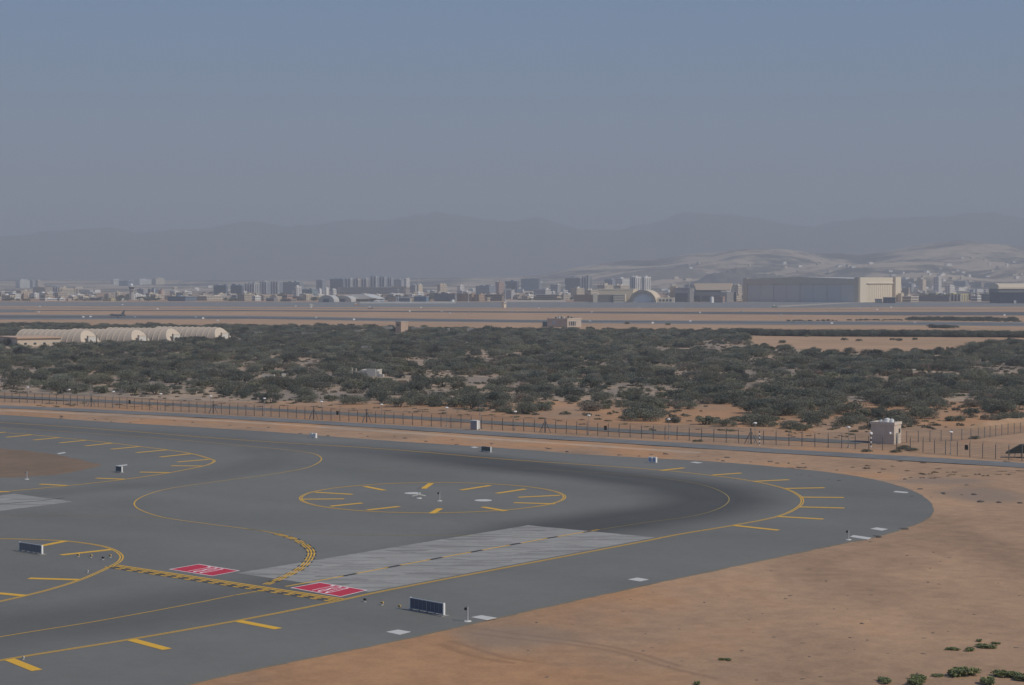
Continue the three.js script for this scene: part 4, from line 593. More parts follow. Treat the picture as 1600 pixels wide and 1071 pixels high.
// ---------------------------------------------------------------- hangars
const mCream = M(.72, .61, .45, .85), mCreamLight = M(.74, .65, .51, .85), mGreyMetal = M(.36, .36, .36, .6), mGreyDark = M(.25, .25, .26, .7), mBlueGrey = M(.13, .16, .21, .6), mNavy = M(.035, .045, .085, .6), mRoofPale = M(.56, .55, .53, .7);
{
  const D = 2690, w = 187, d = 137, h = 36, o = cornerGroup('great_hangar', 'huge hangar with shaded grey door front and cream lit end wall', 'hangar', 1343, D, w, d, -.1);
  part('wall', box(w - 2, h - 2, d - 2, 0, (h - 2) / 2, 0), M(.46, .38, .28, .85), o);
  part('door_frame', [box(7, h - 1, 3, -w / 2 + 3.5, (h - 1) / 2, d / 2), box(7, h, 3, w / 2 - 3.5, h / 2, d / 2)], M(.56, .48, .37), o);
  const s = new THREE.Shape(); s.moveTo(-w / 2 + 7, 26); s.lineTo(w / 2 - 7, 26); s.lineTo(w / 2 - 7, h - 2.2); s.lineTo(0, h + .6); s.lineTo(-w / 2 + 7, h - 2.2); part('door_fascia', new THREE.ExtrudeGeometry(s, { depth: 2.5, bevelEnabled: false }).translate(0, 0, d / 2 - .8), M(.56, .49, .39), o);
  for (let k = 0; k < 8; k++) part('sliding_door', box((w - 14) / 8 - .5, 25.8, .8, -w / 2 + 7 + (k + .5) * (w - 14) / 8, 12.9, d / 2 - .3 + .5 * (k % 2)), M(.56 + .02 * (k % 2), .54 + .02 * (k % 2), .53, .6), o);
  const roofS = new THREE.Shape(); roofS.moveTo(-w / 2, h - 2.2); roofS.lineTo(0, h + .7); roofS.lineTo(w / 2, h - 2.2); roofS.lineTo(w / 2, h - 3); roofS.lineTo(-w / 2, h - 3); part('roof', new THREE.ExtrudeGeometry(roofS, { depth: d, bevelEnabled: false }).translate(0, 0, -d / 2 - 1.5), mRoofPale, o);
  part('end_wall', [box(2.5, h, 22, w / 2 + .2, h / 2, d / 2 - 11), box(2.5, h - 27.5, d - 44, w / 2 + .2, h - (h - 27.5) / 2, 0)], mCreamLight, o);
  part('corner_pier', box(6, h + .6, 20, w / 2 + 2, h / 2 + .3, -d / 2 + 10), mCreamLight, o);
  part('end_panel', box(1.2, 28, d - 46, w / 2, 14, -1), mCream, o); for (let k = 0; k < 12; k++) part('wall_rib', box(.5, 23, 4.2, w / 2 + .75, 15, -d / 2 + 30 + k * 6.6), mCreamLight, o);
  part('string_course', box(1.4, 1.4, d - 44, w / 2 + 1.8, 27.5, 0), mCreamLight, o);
  // low vehicles and sheds in front
  for (const [a, b, t, l, m] of [[1369, 1381, 467.5, 'low dark shed left of the long dark shed at the cream end wall', mGreyDark], [1381, 1402, 465, 'long dark shed at the foot of the cream end wall', mNavy]]) { const q = cornerGroup('service_shed', l, 'shed', b - 2, 2600, (b - a) / F * 2600 * .9, 8, -.1, undefined, -.15), hh = EYE + (HZ - t) / F * 2600; part('wall', box((b - a) / F * 2600 * .9, hh, 8, 0, hh / 2, 0), m, q); part('roof', box((b - a) / F * 2600 * .95, .5, 9, 0, hh + .2, 0), mGreyMetal, q); for (let k = 0; k < 4; k++) part('post', box(.4, hh, .4, (k / 3 - .5) * (b - a) / F * 2600 * .85, hh / 2, 4.1), mPost, q); }
}
{ // arched hangar
  const o = thing('arch_hangar', 'cream hangar with a great round arch over white doors', 'hangar'), D = 2700, c = P(1005, 472, D); o.position.set(c.x, -.1, -D); o.rotation.y = -.18; const R = 19.5, N = 24, q = [], q2 = [], q3 = [];
  const pt = (r, k, z) => { const a = Math.PI * k / N; return [r * Math.cos(a), r * .92 * Math.sin(a), z]; };
  for (let k = 0; k < N; k++) { q.push([pt(R, k, 8), pt(R, k + 1, 8), pt(R, k + 1, -70), pt(R, k, -70)]); q2.push([pt(R, k, 8), pt(R, k + 1, 8), pt(R - 4.2, k + 1, 8), pt(R - 4.2, k, 8)], [pt(R - 4.2, k, 8), pt(R - 4.2, k + 1, 8), pt(R - 4.2, k + 1, 3), pt(R - 4.2, k, 3)]); q3.push([pt(R - 4.2, k, 3), pt(R - 4.2, k + 1, 3), [0, 0, 3], [0, 0, 3]]); }
  part('vault', quadGeo(q), mCream, o); part('arch_ring', quadGeo(q2), M(.24, .22, .20), o); part('door_wall', quadGeo(q3), M(.8, .8, .82, .5), o);
  for (let k = -2; k <= 2; k++) part('door_leaf', box(5.2, 12.6 - Math.abs(k) * 2.2, .4, k * 5.4, 6.3 - Math.abs(k) * 1.1, 3.3), M(.85, .86, .88, .5), o);
  part('side_hall', box(52, 18, 60, -42, 9, -44), mCream, o); part('hall_roof', box(53, 1.2, 61, -42, 18.6, -44), mCreamLight, o);
  const bl = part('office_block', box(17, 12, 12, -34, 6, -2), mCreamLight, o); for (let r = 0; r < 3; r++) for (let k = 0; k < 5; k++) part('window', box(1.9, 1.6, .3, -40.5 + k * 3.3, 2.6 + r * 3.6, 4.1), mDarkGlass, bl);
  part('dark_annex', box(22, 11, 16, -55, 5.5, -6), M(.22, .20, .18), o); part('annex_pier', box(6, 12, 17, -69, 6, -6), mCreamLight, o);
  const w2 = part('boundary_block', box(24, 7, 8, 32, 3.5, -10), mCreamLight, o); for (let k = 0; k < 4; k++) part('opening', box(3, 3, .3, 24 + k * 5, 3, -5.9), mDarkGlass, w2);
}
{ // grey hangar group with the cream slab
  const o = cornerGroup('slab_hangar', 'dark grey hangar with a broad sloping cream roof slab', 'hangar', 1136, 2760, 58, 60, -.1, undefined, -.35);
  part('wall', box(58, 14, 60, 0, 7, 0), mGreyDark, o); part('upper_wall', box(40, 24, 40, -6, 12, -12), M(.25, .25, .26), o);
  const s = new THREE.Shape(); s.moveTo(-22, 17); s.lineTo(30, 17); s.lineTo(33, 27.5); s.lineTo(-26, 27.5); part('roof_slab', new THREE.ExtrudeGeometry(s, { depth: 3, bevelEnabled: false }).rotateX(-.35).translate(-1, 0.5, 14), M(.74, .58, .42, .8), o); for (let k = 0; k < 3; k++) part('door', box(14, 9, .6, -18 + k * 17, 4.5, 30.3), M(.12, .12, .13), o);
  const p = cornerGroup('grey_hangar', 'dark hangar with a tan stair block left of the cream roof slab', 'hangar', 1078, 2740, 24, 30, -.1, undefined, -.3); part('wall', box(24, 20, 30, 0, 10, 0), mGreyDark, p); part('stair_block', box(9, 23, 14, -16, 11.5, -6), M(.42, .34, .25), p); part('roof', box(25, .8, 31, 0, 20.4, 0), mGreyMetal, p); part('door', box(18, 13, .4, 0, 6.5, 15.2), M(.09, .095, .11), p);
  const n = cornerGroup('navy_hangar', 'dark blue hangar with rounded cream roof at the right edge', 'hangar', 1680, 2580, 104, 60, -.1, undefined, -.04);
  part('wall', box(102, 15, 60, 0, 7.5, 0), mNavy, n); part('fascia', box(104, 5, 61, 0, 17.4, 0), M(.26, .25, .24), n);
  { const prof = [[31.5, 19.9], [30.5, 22.5], [27, 24.6], [20, 26.3], [8, 27.4], [-8, 27.4], [-20, 26.3], [-31, 20]], rq = []; for (let k = 0; k < prof.length - 1; k++) rq.push([[-53 + (k ? 1.2 : 0), prof[k][1], prof[k][0]], [53, prof[k][1], prof[k][0]], [53, prof[k + 1][1], prof[k + 1][0]], [-51.8, prof[k + 1][1], prof[k + 1][0]]]); for (const e of [-52.4, 52.9]) for (let k = 0; k < prof.length - 1; k++) rq.push([[e, prof[k][1], prof[k][0]], [e, prof[k + 1][1], prof[k + 1][0]], [e, 19.9, 0], [e, 19.9, 0]]); part('roof', quadGeo(rq), M(.74, .62, .46, .8), n); } for (let k = 0; k < 6; k++) part('door_leaf', box(15.5, 14, .5, -42 + k * 16.8, 7, 30.3), M(.03, .04, .08, .5), n); part('stair', box(3, 4, 3, -30, 2, 32.5), mWhitish, n);
}
// dome hangars, tents and other single buildings along the apron
{
  const domeHangar = (label, x0, x1, top, D) => { const c = P((x0 + x1) / 2, 472, D), W = (x1 - x0) / F * D, Hh = EYE + (HZ - top) / F * D, o = thing('vault_hangar', label, 'hangar', [c.x, -.1, -D], -.1), q = [], e = [], N = 16, pt = (k, z) => [W / 2 * Math.cos(Math.PI * k / N), Hh * Math.pow(Math.sin(Math.PI * k / N), .75), z]; for (let k = 0; k < N; k++) { q.push([pt(k, 0), pt(k + 1, 0), pt(k + 1, -40), pt(k, -40)]); e.push([pt(k, 0), pt(k + 1, 0), [0, 0, 0], [0, 0, 0]]); } part('vault', quadGeo(q), mRoofPale, o); part('front_wall', quadGeo(e), M(.24, .24, .25), o); part('door', box(W * .36, Hh * .5, .6, 0, Hh * .25, .2), mNavy, o); };
  domeHangar('left one of two grey vaulted hangars with dark door', 497, 522, 461.5, 2720); domeHangar('right one of two grey vaulted hangars with dark door', 519, 549, 462, 2760);
  const D = 2800, c = P(567, 472, D), o = thing('tent_hall', 'wide hall with a pale sloping roof behind the parked white aircraft', 'hall', [c.x, -.1, -D], -.2); const s = new THREE.Shape(); s.moveTo(-20, 5); s.lineTo(-17, 10.5); s.lineTo(2, 10.8); s.lineTo(22, 4.5); s.lineTo(22, 3.8); s.lineTo(-20, 3.8); part('roof', new THREE.ExtrudeGeometry(s, { depth: 50, bevelEnabled: false }).translate(0, 0, -46), M(.60, .61, .60, .7), o); part('wall', box(40, 4, 44, 0, 2, -22), mGreyDark, o); part('canopy', box(14, .6, 8, 18, 5.2, 6), mWhitish, o); for (const k of [-1, 1]) part('column', box(.6, 5, .6, 18 + k * 6, 2.5, 9), mWhitish, o);
}
// floodlight masts
{
  let proto = null; for (const [px, top, l] of [[622, 452, 'floodlight mast before the tan hangar, leftmost on the apron'], [732, 443.5, 'tall floodlight mast right of the dark grey hangar'], [789.5, 445, 'tall floodlight mast behind the cream guard box'], [882, 445.5, 'tall floodlight mast left of the arched hangar']]) { const D = 2650, p = P(px, 474, D), h = EYE + (HZ - top) / F * D; let o; if (!proto) { o = proto = thing('floodlight_mast', l, 'mast', [p.x, -.1, -D], 0, 'floodlight masts on the apron'); part('pole', cyl(.28, .55, 20, 0, 10, 0), M(.55, .56, .57, .5), o); part('head_frame', box(3.4, .5, 1.2, 0, 20, 0), M(.6, .6, .6, .5), o); for (let k = 0; k < 4; k++) part('floodlight', box(.7, .8, .5, -1.3 + k * .87, 20.5, .4), M(.7, .7, .7, .4), o); } else o = copy(proto, [p.x, -.1, -D], 0, l); o.scale.y = h / 20.6; }
  const g = cornerGroup('guard_box', 'cream guard box standing alone on the apron edge', 'hut', 787.6, 2150, 4.2, 4.2, -.1); part('wall', box(4.2, 6.2, 4.2, 0, 3.1, 0), mCreamLight, g); part('roof', box(4.8, .5, 4.8, 0, 6.4, 0), mWhitish, g); part('window', box(.2, 1.4, 2.4, 2.1, 4.6, 0), mDarkGlass, g);
  for (const [x0, x1, py, l] of [[788, 884, 471.6, 'long white boundary wall left of the arched hangar'], [563, 712, 474.2, 'long low white wall before the tan hangars']]) { const D = EYE * F / (py - HZ) , a = P(x0, HZ, D), b = P(x1, HZ, D), L = b.x - a.x, w = thing('boundary_wall', l, 'wall', [(a.x + b.x) / 2, -.12, -D]); const n = Math.round(L / 8); for (let k = 0; k < n; k++) part('wall_panel', box(L / n - .1, 2.4, .4, -L / 2 + (k + .5) * L / n, 1.2, 0), mWhitish, w); }
  const ct = P(205.3, 470, 3050), o = thing('control_tower', 'slim control tower with a white dome on its cabin', 'tower', [ct.x, -.1, -3050]); part('shaft', cyl(2.3, 2.8, 17, 0, 8.5, 0, 14), M(.40, .38, .36), o); part('cabin', cyl(5, 3.4, 4.5, 0, 19, 0, 12), mDarkGlass, o); part('gallery', cyl(5.6, 5.6, .8, 0, 16.6, 0, 14), mRoofPale, o); part('roof', cyl(5.2, 5.4, .9, 0, 21.6, 0, 14), mRoofPale, o); part('radar_dome', new THREE.SphereGeometry(2.6, 14, 10).translate(0, 24, 0), mLampWhite, o); for (const s of [-1, 1]) part('fin', box(1, 16, 3, s * 2.6, 8, 0), mRoofPale, o);
}
// vehicles and marker boards on the far field
{
  const mv = [M(.7, .68, .6, .5), M(.5, .25, .1, .5), M(.2, .2, .22, .5), M(.12, .2, .14, .5)];
  for (const [px, py, k, l] of [[557, 477.6, 1, 'small orange and white vehicle on the apron'], [579, 483, 2, 'small grey vehicle on the service road'], [1210.5, 480.6, 3, 'green and white vehicle at the end of the pale strip'], [487, 478.6, 0, 'small white van on the apron at the left']]) { const [x, z] = G(px, py), o = thing('field_vehicle', l, 'vehicle', [x, -.08, z], .1); part('body', box(5.4, 1.3, 2, 0, 1.0, 0), mv[k], o); part('cab', box(2.2, 1.2, 1.9, -1.2, 2.2, 0), mv[0], o); part('windscreen', box(.1, .8, 1.6, -2.32, 2.3, 0), mDarkGlass, o); for (const [a, b] of [[-1.7, .95], [1.7, .95], [-1.7, -.95], [1.7, -.95]]) part('wheel', new THREE.CylinderGeometry(.45, .45, .3, 12).rotateX(Math.PI / 2).translate(a, .45, b), mBlack, o); }
  let proto = null; for (const [px, py] of [[62, 480], [191, 477.5], [246, 484], [130, 497], [141, 496.5], [210, 496.8], [305, 497], [317, 499], [386, 497.5], [462, 479.6], [486, 481], [494, 498], [553, 501], [658, 481.8], [690, 488], [703, 491], [733, 490], [800, 488], [842, 482.6], [925, 489], [922, 503.5], [999, 482], [1020, 506.5], [1066, 483], [1079, 503.5], [1094, 490], [1159, 488], [1221, 494], [1345, 483], [1371, 485], [1393, 481.5], [1430, 506], [60, 489], [340, 503], [640, 487.5], [1300, 507], [1570, 494]]) { const [x, z] = G(px, py); if (!proto) { proto = thing('field_marker', 'tiny white marker board on the far airfield', 'marker', [x, -.08, z], .2, 'white marker boards on the far airfield'); part('board', box(1.7, 1.1, .25, 0, .95, 0), mLampWhite, proto); part('leg', box(.12, .5, .12, -.6, .25, 0), mGalv, proto); part('leg', box(.12, .5, .12, .6, .25, 0), mGalv, proto); } else copy(proto, [x, -.08, z], rr(-.5, .5)); }
  const [x, z] = G(1543, 525.5), o = thing('marker_cone', 'red and white marker post before the far hedge', 'marker', [x, -.1, z]); for (let k = 0; k < 3; k++) part('band', cyl(.5, .55, .8, 0, .4 + .8 * k, 0), k % 2 ? M(.6, .1, .06) : mLampWhite, o);
}

// ---------------------------------------------------------------- the town
const facade = {
  white: [.78, .77, .75], cream: [.60, .52, .41], beige: [.48, .41, .33], tan: [.46, .33, .22], pink: [.50, .34, .27], grey: [.44, .45, .47], dark: [.22, .23, .25], blue: [.17, .24, .34], slate: [.32, .36, .42], teal: [.28, .37, .40], brown: [.38, .29, .22], yellow: [.58, .52, .28],
};
const fmats = {}; const fm = (c) => fmats[c] || (fmats[c] = M(...facade[c], .8, { map: plaster }));
const mWin = M(.12, .14, .175, .3), mWinPale = M(.22, .25, .29, .4), mPier = M(.70, .69, .67, .8);
const slope = (x, z) => { const D = -z, px = CX + F * x / D; return D < FOOT ? -.12 : hillHeight(px, D); };
// one building: seen between columns x0..x1, its top on row top, at distance D; style of its front
function building(name, label, cat, x0, x1, top, D, colour, style, o = {}) {
  const share = o.share ?? (colour === 'white' || colour === 'cream' ? .42 : .7), wide = (x1 - x0) / F * D, w = wide * share / CA, d = Math.max(6, wide * (1 - share) / SA), px = lerp(x0, x1, share), g = cornerGroup(name, label, cat, px, D, w, d, 0, o.group);
  const y0 = Math.min(slope(g.position.x, g.position.z), slope(g.position.x + w / 3, g.position.z + d / 2)) - .3; g.position.y = y0;
  const h = Math.max(3, EYE + (HZ - top) / F * D - y0), m = fm(colour), floors = clamp(Math.round(h / 3.5), 1, 16);
  part('wall', box(w, h, d, 0, h / 2, 0), m, g);
  const strips = [], piers = [];
  if (style === 'band') for (let f = 0; f < floors; f++) { const y = (f + .55) * h / floors; strips.push(box(w * .92, h / floors * .42, .3, 0, y, d / 2), box(.3, h / floors * .42, d * .86, w / 2, y, 0)); }
  if (style === 'grid') { const nx = clamp(Math.round(w / 4.5), 2, 12), nz = clamp(Math.round(d / 4.5), 1, 8); for (let f = 0; f < floors; f++) { const y = (f + .55) * h / floors; for (let k = 0; k < nx; k++) strips.push(box(w / nx * .5, h / floors * .5, .3, -w / 2 + (k + .5) * w / nx, y, d / 2)); for (let k = 0; k < nz; k++) strips.push(box(.3, h / floors * .5, d / nz * .5, w / 2, y, -d / 2 + (k + .5) * d / nz)); } }
  if (style === 'pier') { const n = clamp(Math.round(wide / 9), 2, 9); for (let k = 0; k < n; k++) { const x = -w / 2 + (k + .5) * w / n; strips.push(box(w / n * .55, h * .9, .3, x, h * .5, d / 2)); piers.push(box(w / n * .3, h * 1.03, 1.6, x + w / n * .42, h * .515, d / 2 + .2)); } for (let k = 0; k < 3; k++) strips.push(box(.3, h * .88, d * .14, w / 2, h * .5, -d / 2 + (k + .5) * d / 3)); }
  if (style === 'glass') { strips.push(box(w * .97, h * .88, .4, 0, h * .5, d / 2)); for (let f = 0; f < floors; f++) piers.push(box(w, .35, 1.0, 0, (f + .1) * h / floors + .5, d / 2 + .15)); strips.push(box(.3, h * .85, d * .8, w / 2, h * .5, 0)); }
  if (strips.length) part('window_band', mergeGeometries(strips), style === 'glass' && colour !== 'blue' ? mWinPale : mWin, g, { kind: 'stuff' });
  if (piers.length) part('facade_pier', mergeGeometries(piers), style === 'glass' ? m : mPier, g, { kind: 'stuff' });
  if (o.roof) part('roof', box(w * 1.06, Math.max(.8, h * .06), d * 1.08, 0, h + .4, 0), o.roof === 'white' ? mPier : fm(o.roof), g); else part('parapet', box(w * 1.02, .9, d * 1.02, 0, h + .35, 0), o.cap === 'white' ? mPier : m, g);
  const n = o.units ?? (h > 12 ? 3 : 1); for (let k = 0; k < n; k++) { const uh = Math.min(rr(1.4, 3), h * .12 + .4); part('roof_unit', box(w * rr(.12, .28), uh, d * rr(.15, .35), w * rr(-.38, .38), h + .8 + uh / 2, d * rr(-.2, .25)), k % 2 ? mPier : m, g); }
  return g;
}
const rows = [
  // name, label, category, x0, x1, top, distance, colour, style, options
  ['low_block', 'low white block at the far left of the town', 'building', 2, 18, 461, 3300, 'white', 'band'],
  ['town_block', 'cream block with a white upper corner near the left edge', 'building', 23, 45, 455, 3600, 'cream', 'grid'],
  ['brick_tower', 'slim brown tower before the cream block at left', 'tower', 32.5, 38, 459.5, 2950, 'brown', 'none'],
  ['apartment_block', 'pale hazy slab at left, first in the far row', 'building', 22, 42, 438.5, 6400, 'white', 'grid'],
  ['apartment_block', 'grey hazy slab second in the far left row', 'building', 42, 54, 439, 6500, 'grey', 'grid'],
  ['apartment_block', 'cream hazy slab third in the far left row', 'building', 54, 65, 439, 6400, 'cream', 'grid'],
  ['apartment_block', 'broad beige hazy block left of the cream palace', 'building', 47, 80, 449.5, 4600, 'beige', 'grid'],
  ['office_block', 'narrow blue-grey striped block touching the cream palace', 'building', 80, 94, 449, 4300, 'slate', 'pier'],
  ['low_block', 'long low white building below the cream palace, left one', 'building', 59, 86, 467.5, 2950, 'white', 'band'],
  ['low_block', 'shorter low white building below the cream palace', 'building', 88, 99, 467, 2950, 'white', 'band'],
  ['low_house', 'cream house first of the cluster under the palace', 'house', 103, 110, 468.5, 2900, 'cream', 'grid'],
  ['low_house', 'taller cream house second of the cluster under the palace', 'house', 110, 120, 464.5, 3000, 'cream', 'grid'],
  ['low_house', 'white-topped house third of the cluster under the palace', 'house', 122, 132, 464, 3000, 'beige', 'grid', { cap: 'white' }],
  ['low_house', 'beige house fourth of the cluster under the palace', 'house', 128, 137, 469, 2900, 'cream', 'grid'],
  ['storage_shed', 'dark low shed right of the palace cluster', 'shed', 137, 160, 466.5, 2950, 'dark', 'band', { roof: 'grey' }],
  ['low_house', 'yellowish low house left of the control tower', 'house', 158, 179, 469.5, 2880, 'yellow', 'grid'],
  ['low_house', 'white low house just left of the control tower', 'house', 184, 196, 468.5, 2880, 'white', 'grid'],
  ['office_block', 'grey hazy block right of the control tower', 'building', 212, 229, 452.5, 3900, 'grey', 'grid'],
  ['office_block', 'dark blue striped block right of the control tower', 'building', 229, 246, 452.5, 3700, 'blue', 'pier'],
  ['apartment_block', 'pink block with a red strip beside the dark striped one', 'building', 246, 254, 454, 3600, 'pink', 'none'],
  ['low_house', 'small beige house at the foot of the striped block', 'house', 217, 222, 467.5, 2880, 'cream', 'grid'],
  ['town_block', 'small beige block above the long blue shed', 'building', 269, 276, 450, 4300, 'cream', 'grid'],
  ['storage_hall', 'long low blue-grey hall right of the control tower', 'hall', 258, 303, 464, 2860, 'blue', 'band', { roof: 'slate' }],
  ['terminal_hall', 'long white hall behind trees below the blue glass blocks', 'hall', 301, 353, 463.5, 2950, 'cream', 'grid', { roof: 'white' }],
  ['warehouse', 'blue-roofed long building on the far left rise', 'warehouse', 183, 206, 438.8, 7000, 'blue', 'band', { roof: 'white' }],
  ['warehouse', 'white long building left on the far left rise', 'warehouse', 172, 185, 437.5, 7200, 'white', 'band'],
  ['warehouse', 'white stepped building right of the blue-roofed one', 'warehouse', 207, 233, 437, 7200, 'white', 'grid'],
  ['warehouse', 'large cream cube on the far left rise', 'warehouse', 235.5, 254, 435.3, 7200, 'cream', 'none'],
  ['office_block', 'left one of the twin blue glass blocks', 'building', 331, 355, 446.5, 3800, 'blue', 'glass', { share: .9 }],
  ['office_block', 'right one of the twin blue glass blocks', 'building', 358, 380, 446.5, 3750, 'blue', 'glass', { share: .9 }],
  ['podium_block', 'dark podium before the twin blue glass blocks', 'building', 352, 376, 462, 3100, 'slate', 'band'],
  ['apartment_block', 'pale grey block with white strips right of the twin glass blocks', 'building', 380, 405, 443.5, 4300, 'grey', 'pier'],
  ['apartment_block', 'tall block with close white strips, left of the flat blue slab', 'building', 404, 422, 441, 4400, 'slate', 'pier'],
  ['apartment_block', 'second block with white strips, touching the flat blue slab', 'building', 421, 440, 440.5, 4500, 'slate', 'pier'],
  ['office_block', 'broad flat teal slab left of the town centre', 'building', 439, 473, 441.5, 4300, 'teal', 'glass', { share: .85 }],
  ['apartment_block', 'white narrow block before the flat teal slab', 'building', 459, 470, 448.5, 3700, 'white', 'pier'],
  ['office_block', 'low teal block right of the flat teal slab', 'building', 470, 495, 453, 3800, 'teal', 'band'],
  ['low_house', 'white house left before the dark shed, under the striped blocks', 'house', 372, 388, 467, 2880, 'white', 'grid'],
  ['low_house', 'taller white house under the striped blocks', 'house', 393, 406, 463.5, 2900, 'white', 'grid'],
  ['low_house', 'yellowish block above the white houses', 'building', 376, 392, 459.5, 3300, 'yellow', 'grid'],
  ['storage_shed', 'dark grey shed right of the white houses', 'shed', 414, 433, 466.5, 2850, 'dark', 'none', { roof: 'grey' }],
  ['hangar_office', 'pinkish low building left of the white-roofed tan one', 'building', 430, 456, 461.5, 3000, 'pink', 'band'],
  ['hangar_office', 'tan building with a long white roof below the teal slab', 'building', 454, 496, 463.5, 2950, 'tan', 'band', { roof: 'white' }],
  ['low_house', 'dark pink low house under the tan building', 'house', 436, 462, 468, 2820, 'brown', 'band'],
  ['apartment_block', 'hazy grey tower left of the deep blue tower', 'building', 493, 508, 438.5, 4700, 'slate', 'grid'],
  ['apartment_block', 'deep blue tower left of the white striped towers', 'building', 514, 538, 436.5, 4600, 'blue', 'glass', { share: .9 }],
  ['apartment_block', 'grey tower with white frames, left pair', 'building', 538, 552, 436, 4700, 'grey', 'pier'],
  ['apartment_block', 'grey tower with white frames, right pair', 'building', 551, 564, 436.5, 4650, 'beige', 'pier'],
  ['apartment_block', 'tower with two bold white strips left of the tallest', 'building', 563, 577, 436, 4700, 'grey', 'pier'],
  ['apartment_block', 'tallest white striped tower of the town, left half', 'building', 578, 592, 432.2, 4700, 'slate', 'pier'],
  ['apartment_block', 'tall white striped tower, right of the tallest', 'building', 592, 605, 433.5, 4750, 'slate', 'pier'],
  ['apartment_block', 'white striped tower at the right end of the tall row', 'building', 605, 615, 435.2, 4800, 'slate', 'pier'],
  ['apartment_block', 'pale grey plain block right of the tall row', 'building', 615, 632, 437.5, 5000, 'grey', 'grid'],
  ['apartment_block', 'white cube tower right of the pale grey block', 'building', 631, 640, 436.2, 4900, 'white', 'grid'],
  ['podium_block', 'long beige podium under the white striped towers', 'building', 520, 640, 449.8, 4400, 'beige', 'band', { share: .95 }],
  ['small_tower', 'short white tower left of the grey vaulted hangars', 'tower', 497.5, 502, 452.5, 3600, 'white', 'none'],
  ['small_tower', 'short white tower above the grey vaulted hangars', 'tower', 507.5, 513, 450.5, 3600, 'white', 'none'],
  ['small_tower', 'short beige tower right above the vaulted hangars', 'tower', 518, 525, 453.3, 3600, 'white', 'grid'],
  ['tan_hangar', 'tan hangar with a white door frame at the apron', 'hangar', 604, 645, 464.5, 2740, 'beige', 'none', { share: .92, roof: 'grey' }],
  ['blue_hangar', 'dark blue hangar right of the tan hangar', 'hangar', 646, 668, 464, 2730, 'blue', 'none', { share: .9, roof: 'grey' }],
  ['town_block', 'grey block behind the dark blue hangar', 'building', 640, 652, 446.5, 3900, 'grey', 'grid'],
  ['town_block', 'cream lit block behind the dark blue hangar', 'building', 651, 660, 446, 3700, 'cream', 'none', { share: .3 }],
  ['town_block', 'pinkish cream block with balconies left of the tall mast', 'building', 683, 698, 445.5, 3700, 'cream', 'grid', { share: .3 }],
  ['grey_depot', 'dark grey depot left of the tall mast', 'hangar', 677, 713, 459.5, 2850, 'dark', 'none', { share: .93 }],
  ['white_booth', 'small white booth before the dark grey depot', 'booth', 704, 709.5, 470, 2640, 'white', 'none'],
  ['town_block', 'white hazy house right behind the dark depot', 'building', 714, 725, 447, 4200, 'white', 'grid'],
  ['tan_depot', 'tan depot with windows right of the first tall mast', 'building', 713, 742, 460, 2850, 'tan', 'none', { share: .85 }],
  ['tan_depot', 'orange-tan windowed block right of the tan depot', 'building', 740, 757, 461, 2840, 'tan', 'grid', { share: .5 }],
  ['tan_depot', 'pink-roofed long building left of the guard box', 'building', 755, 788, 461, 2900, 'brown', 'band', { roof: 'pink', share: .9 }],
  ['office_block', 'low dark blue block left of the pink one', 'building', 743, 774, 447.5, 4300, 'slate', 'band'],
  ['office_block', 'pink block left of the blue glass block with white frame', 'building', 774, 788, 441.3, 4400, 'pink', 'grid', { share: .4 }],
  ['office_block', 'blue glass block with a white side frame at the middle', 'building', 789, 811, 440.2, 4400, 'blue', 'glass', { share: .85 }],
  ['office_block', 'broad hazy blue block right of the middle', 'building', 814, 846, 436.2, 5200, 'slate', 'band', { share: .9 }],
  ['office_block', 'dark block with a pale roof left of the slim black and white tower', 'building', 883, 909, 434.5, 4500, 'dark', 'band', { share: .9, roof: 'white' }],
  ['slim_tower', 'slim black and white tower above the arched hangar', 'tower', 909, 925, 433, 4300, 'dark', 'pier', { share: .7 }],
  ['apartment_block', 'hazy grey block left of the white apartment group', 'building', 945, 962, 437.3, 4700, 'slate', 'grid'],
  ['apartment_block', 'white apartment block, left one of three above the arched hangar', 'building', 962, 985, 436.2, 4300, 'white', 'grid', { share: .45 }],
  ['apartment_block', 'white apartment block, middle one of three above the arched hangar', 'building', 985, 1003, 433, 4350, 'white', 'pier', { share: .45 }],
  ['apartment_block', 'white apartment block, right one of three above the arched hangar', 'building', 1003, 1018, 433.2, 4300, 'white', 'pier', { share: .3 }],
  ['canopy_hall', 'white-roofed canopy hall right of the guard box', 'hall', 787, 804, 453.8, 3200, 'grey', 'none', { roof: 'white' }],
  ['canopy_hall', 'long white-roofed canopy hall at the middle of the apron', 'hall', 834, 860, 453.2, 3300, 'grey', 'none', { roof: 'white' }],
  ['canopy_hall', 'high white-roofed canopy left of the tall mast near the arch', 'hall', 860, 876, 445.3, 3800, 'grey', 'grid', { roof: 'white' }],
  ['canopy_hall', 'low white-roofed hall directly behind the long white wall', 'hall', 837, 876, 461.2, 2950, 'beige', 'band', { roof: 'white', share: .9 }],
  ['town_block', 'row of cream houses behind the arched hangar, left', 'house', 892, 914, 451, 3500, 'cream', 'grid'],
  ['town_block', 'row of cream houses behind the arched hangar, right', 'house', 914, 936, 454, 3200, 'cream', 'grid'],
  ['town_block', 'cream block above the roof of the arched hangar', 'building', 934, 960, 446, 3500, 'cream', 'grid'],
  ['town_block', 'second cream block above the roof of the arched hangar', 'building', 958, 986, 447, 3600, 'cream', 'grid'],
  ['brown_annex', 'brown low annex left of the arched hangar', 'building', 897, 930, 461.5, 2800, 'brown', 'none', { share: .9 }],
  ['low_block', 'cream low block at the right of the great hangar', 'building', 1404, 1415, 459.5, 2780, 'cream', 'none'],
  ['low_block', 'long low building with white roof right of the great hangar', 'building', 1412, 1441, 464, 2750, 'cream', 'band', { roof: 'white' }],
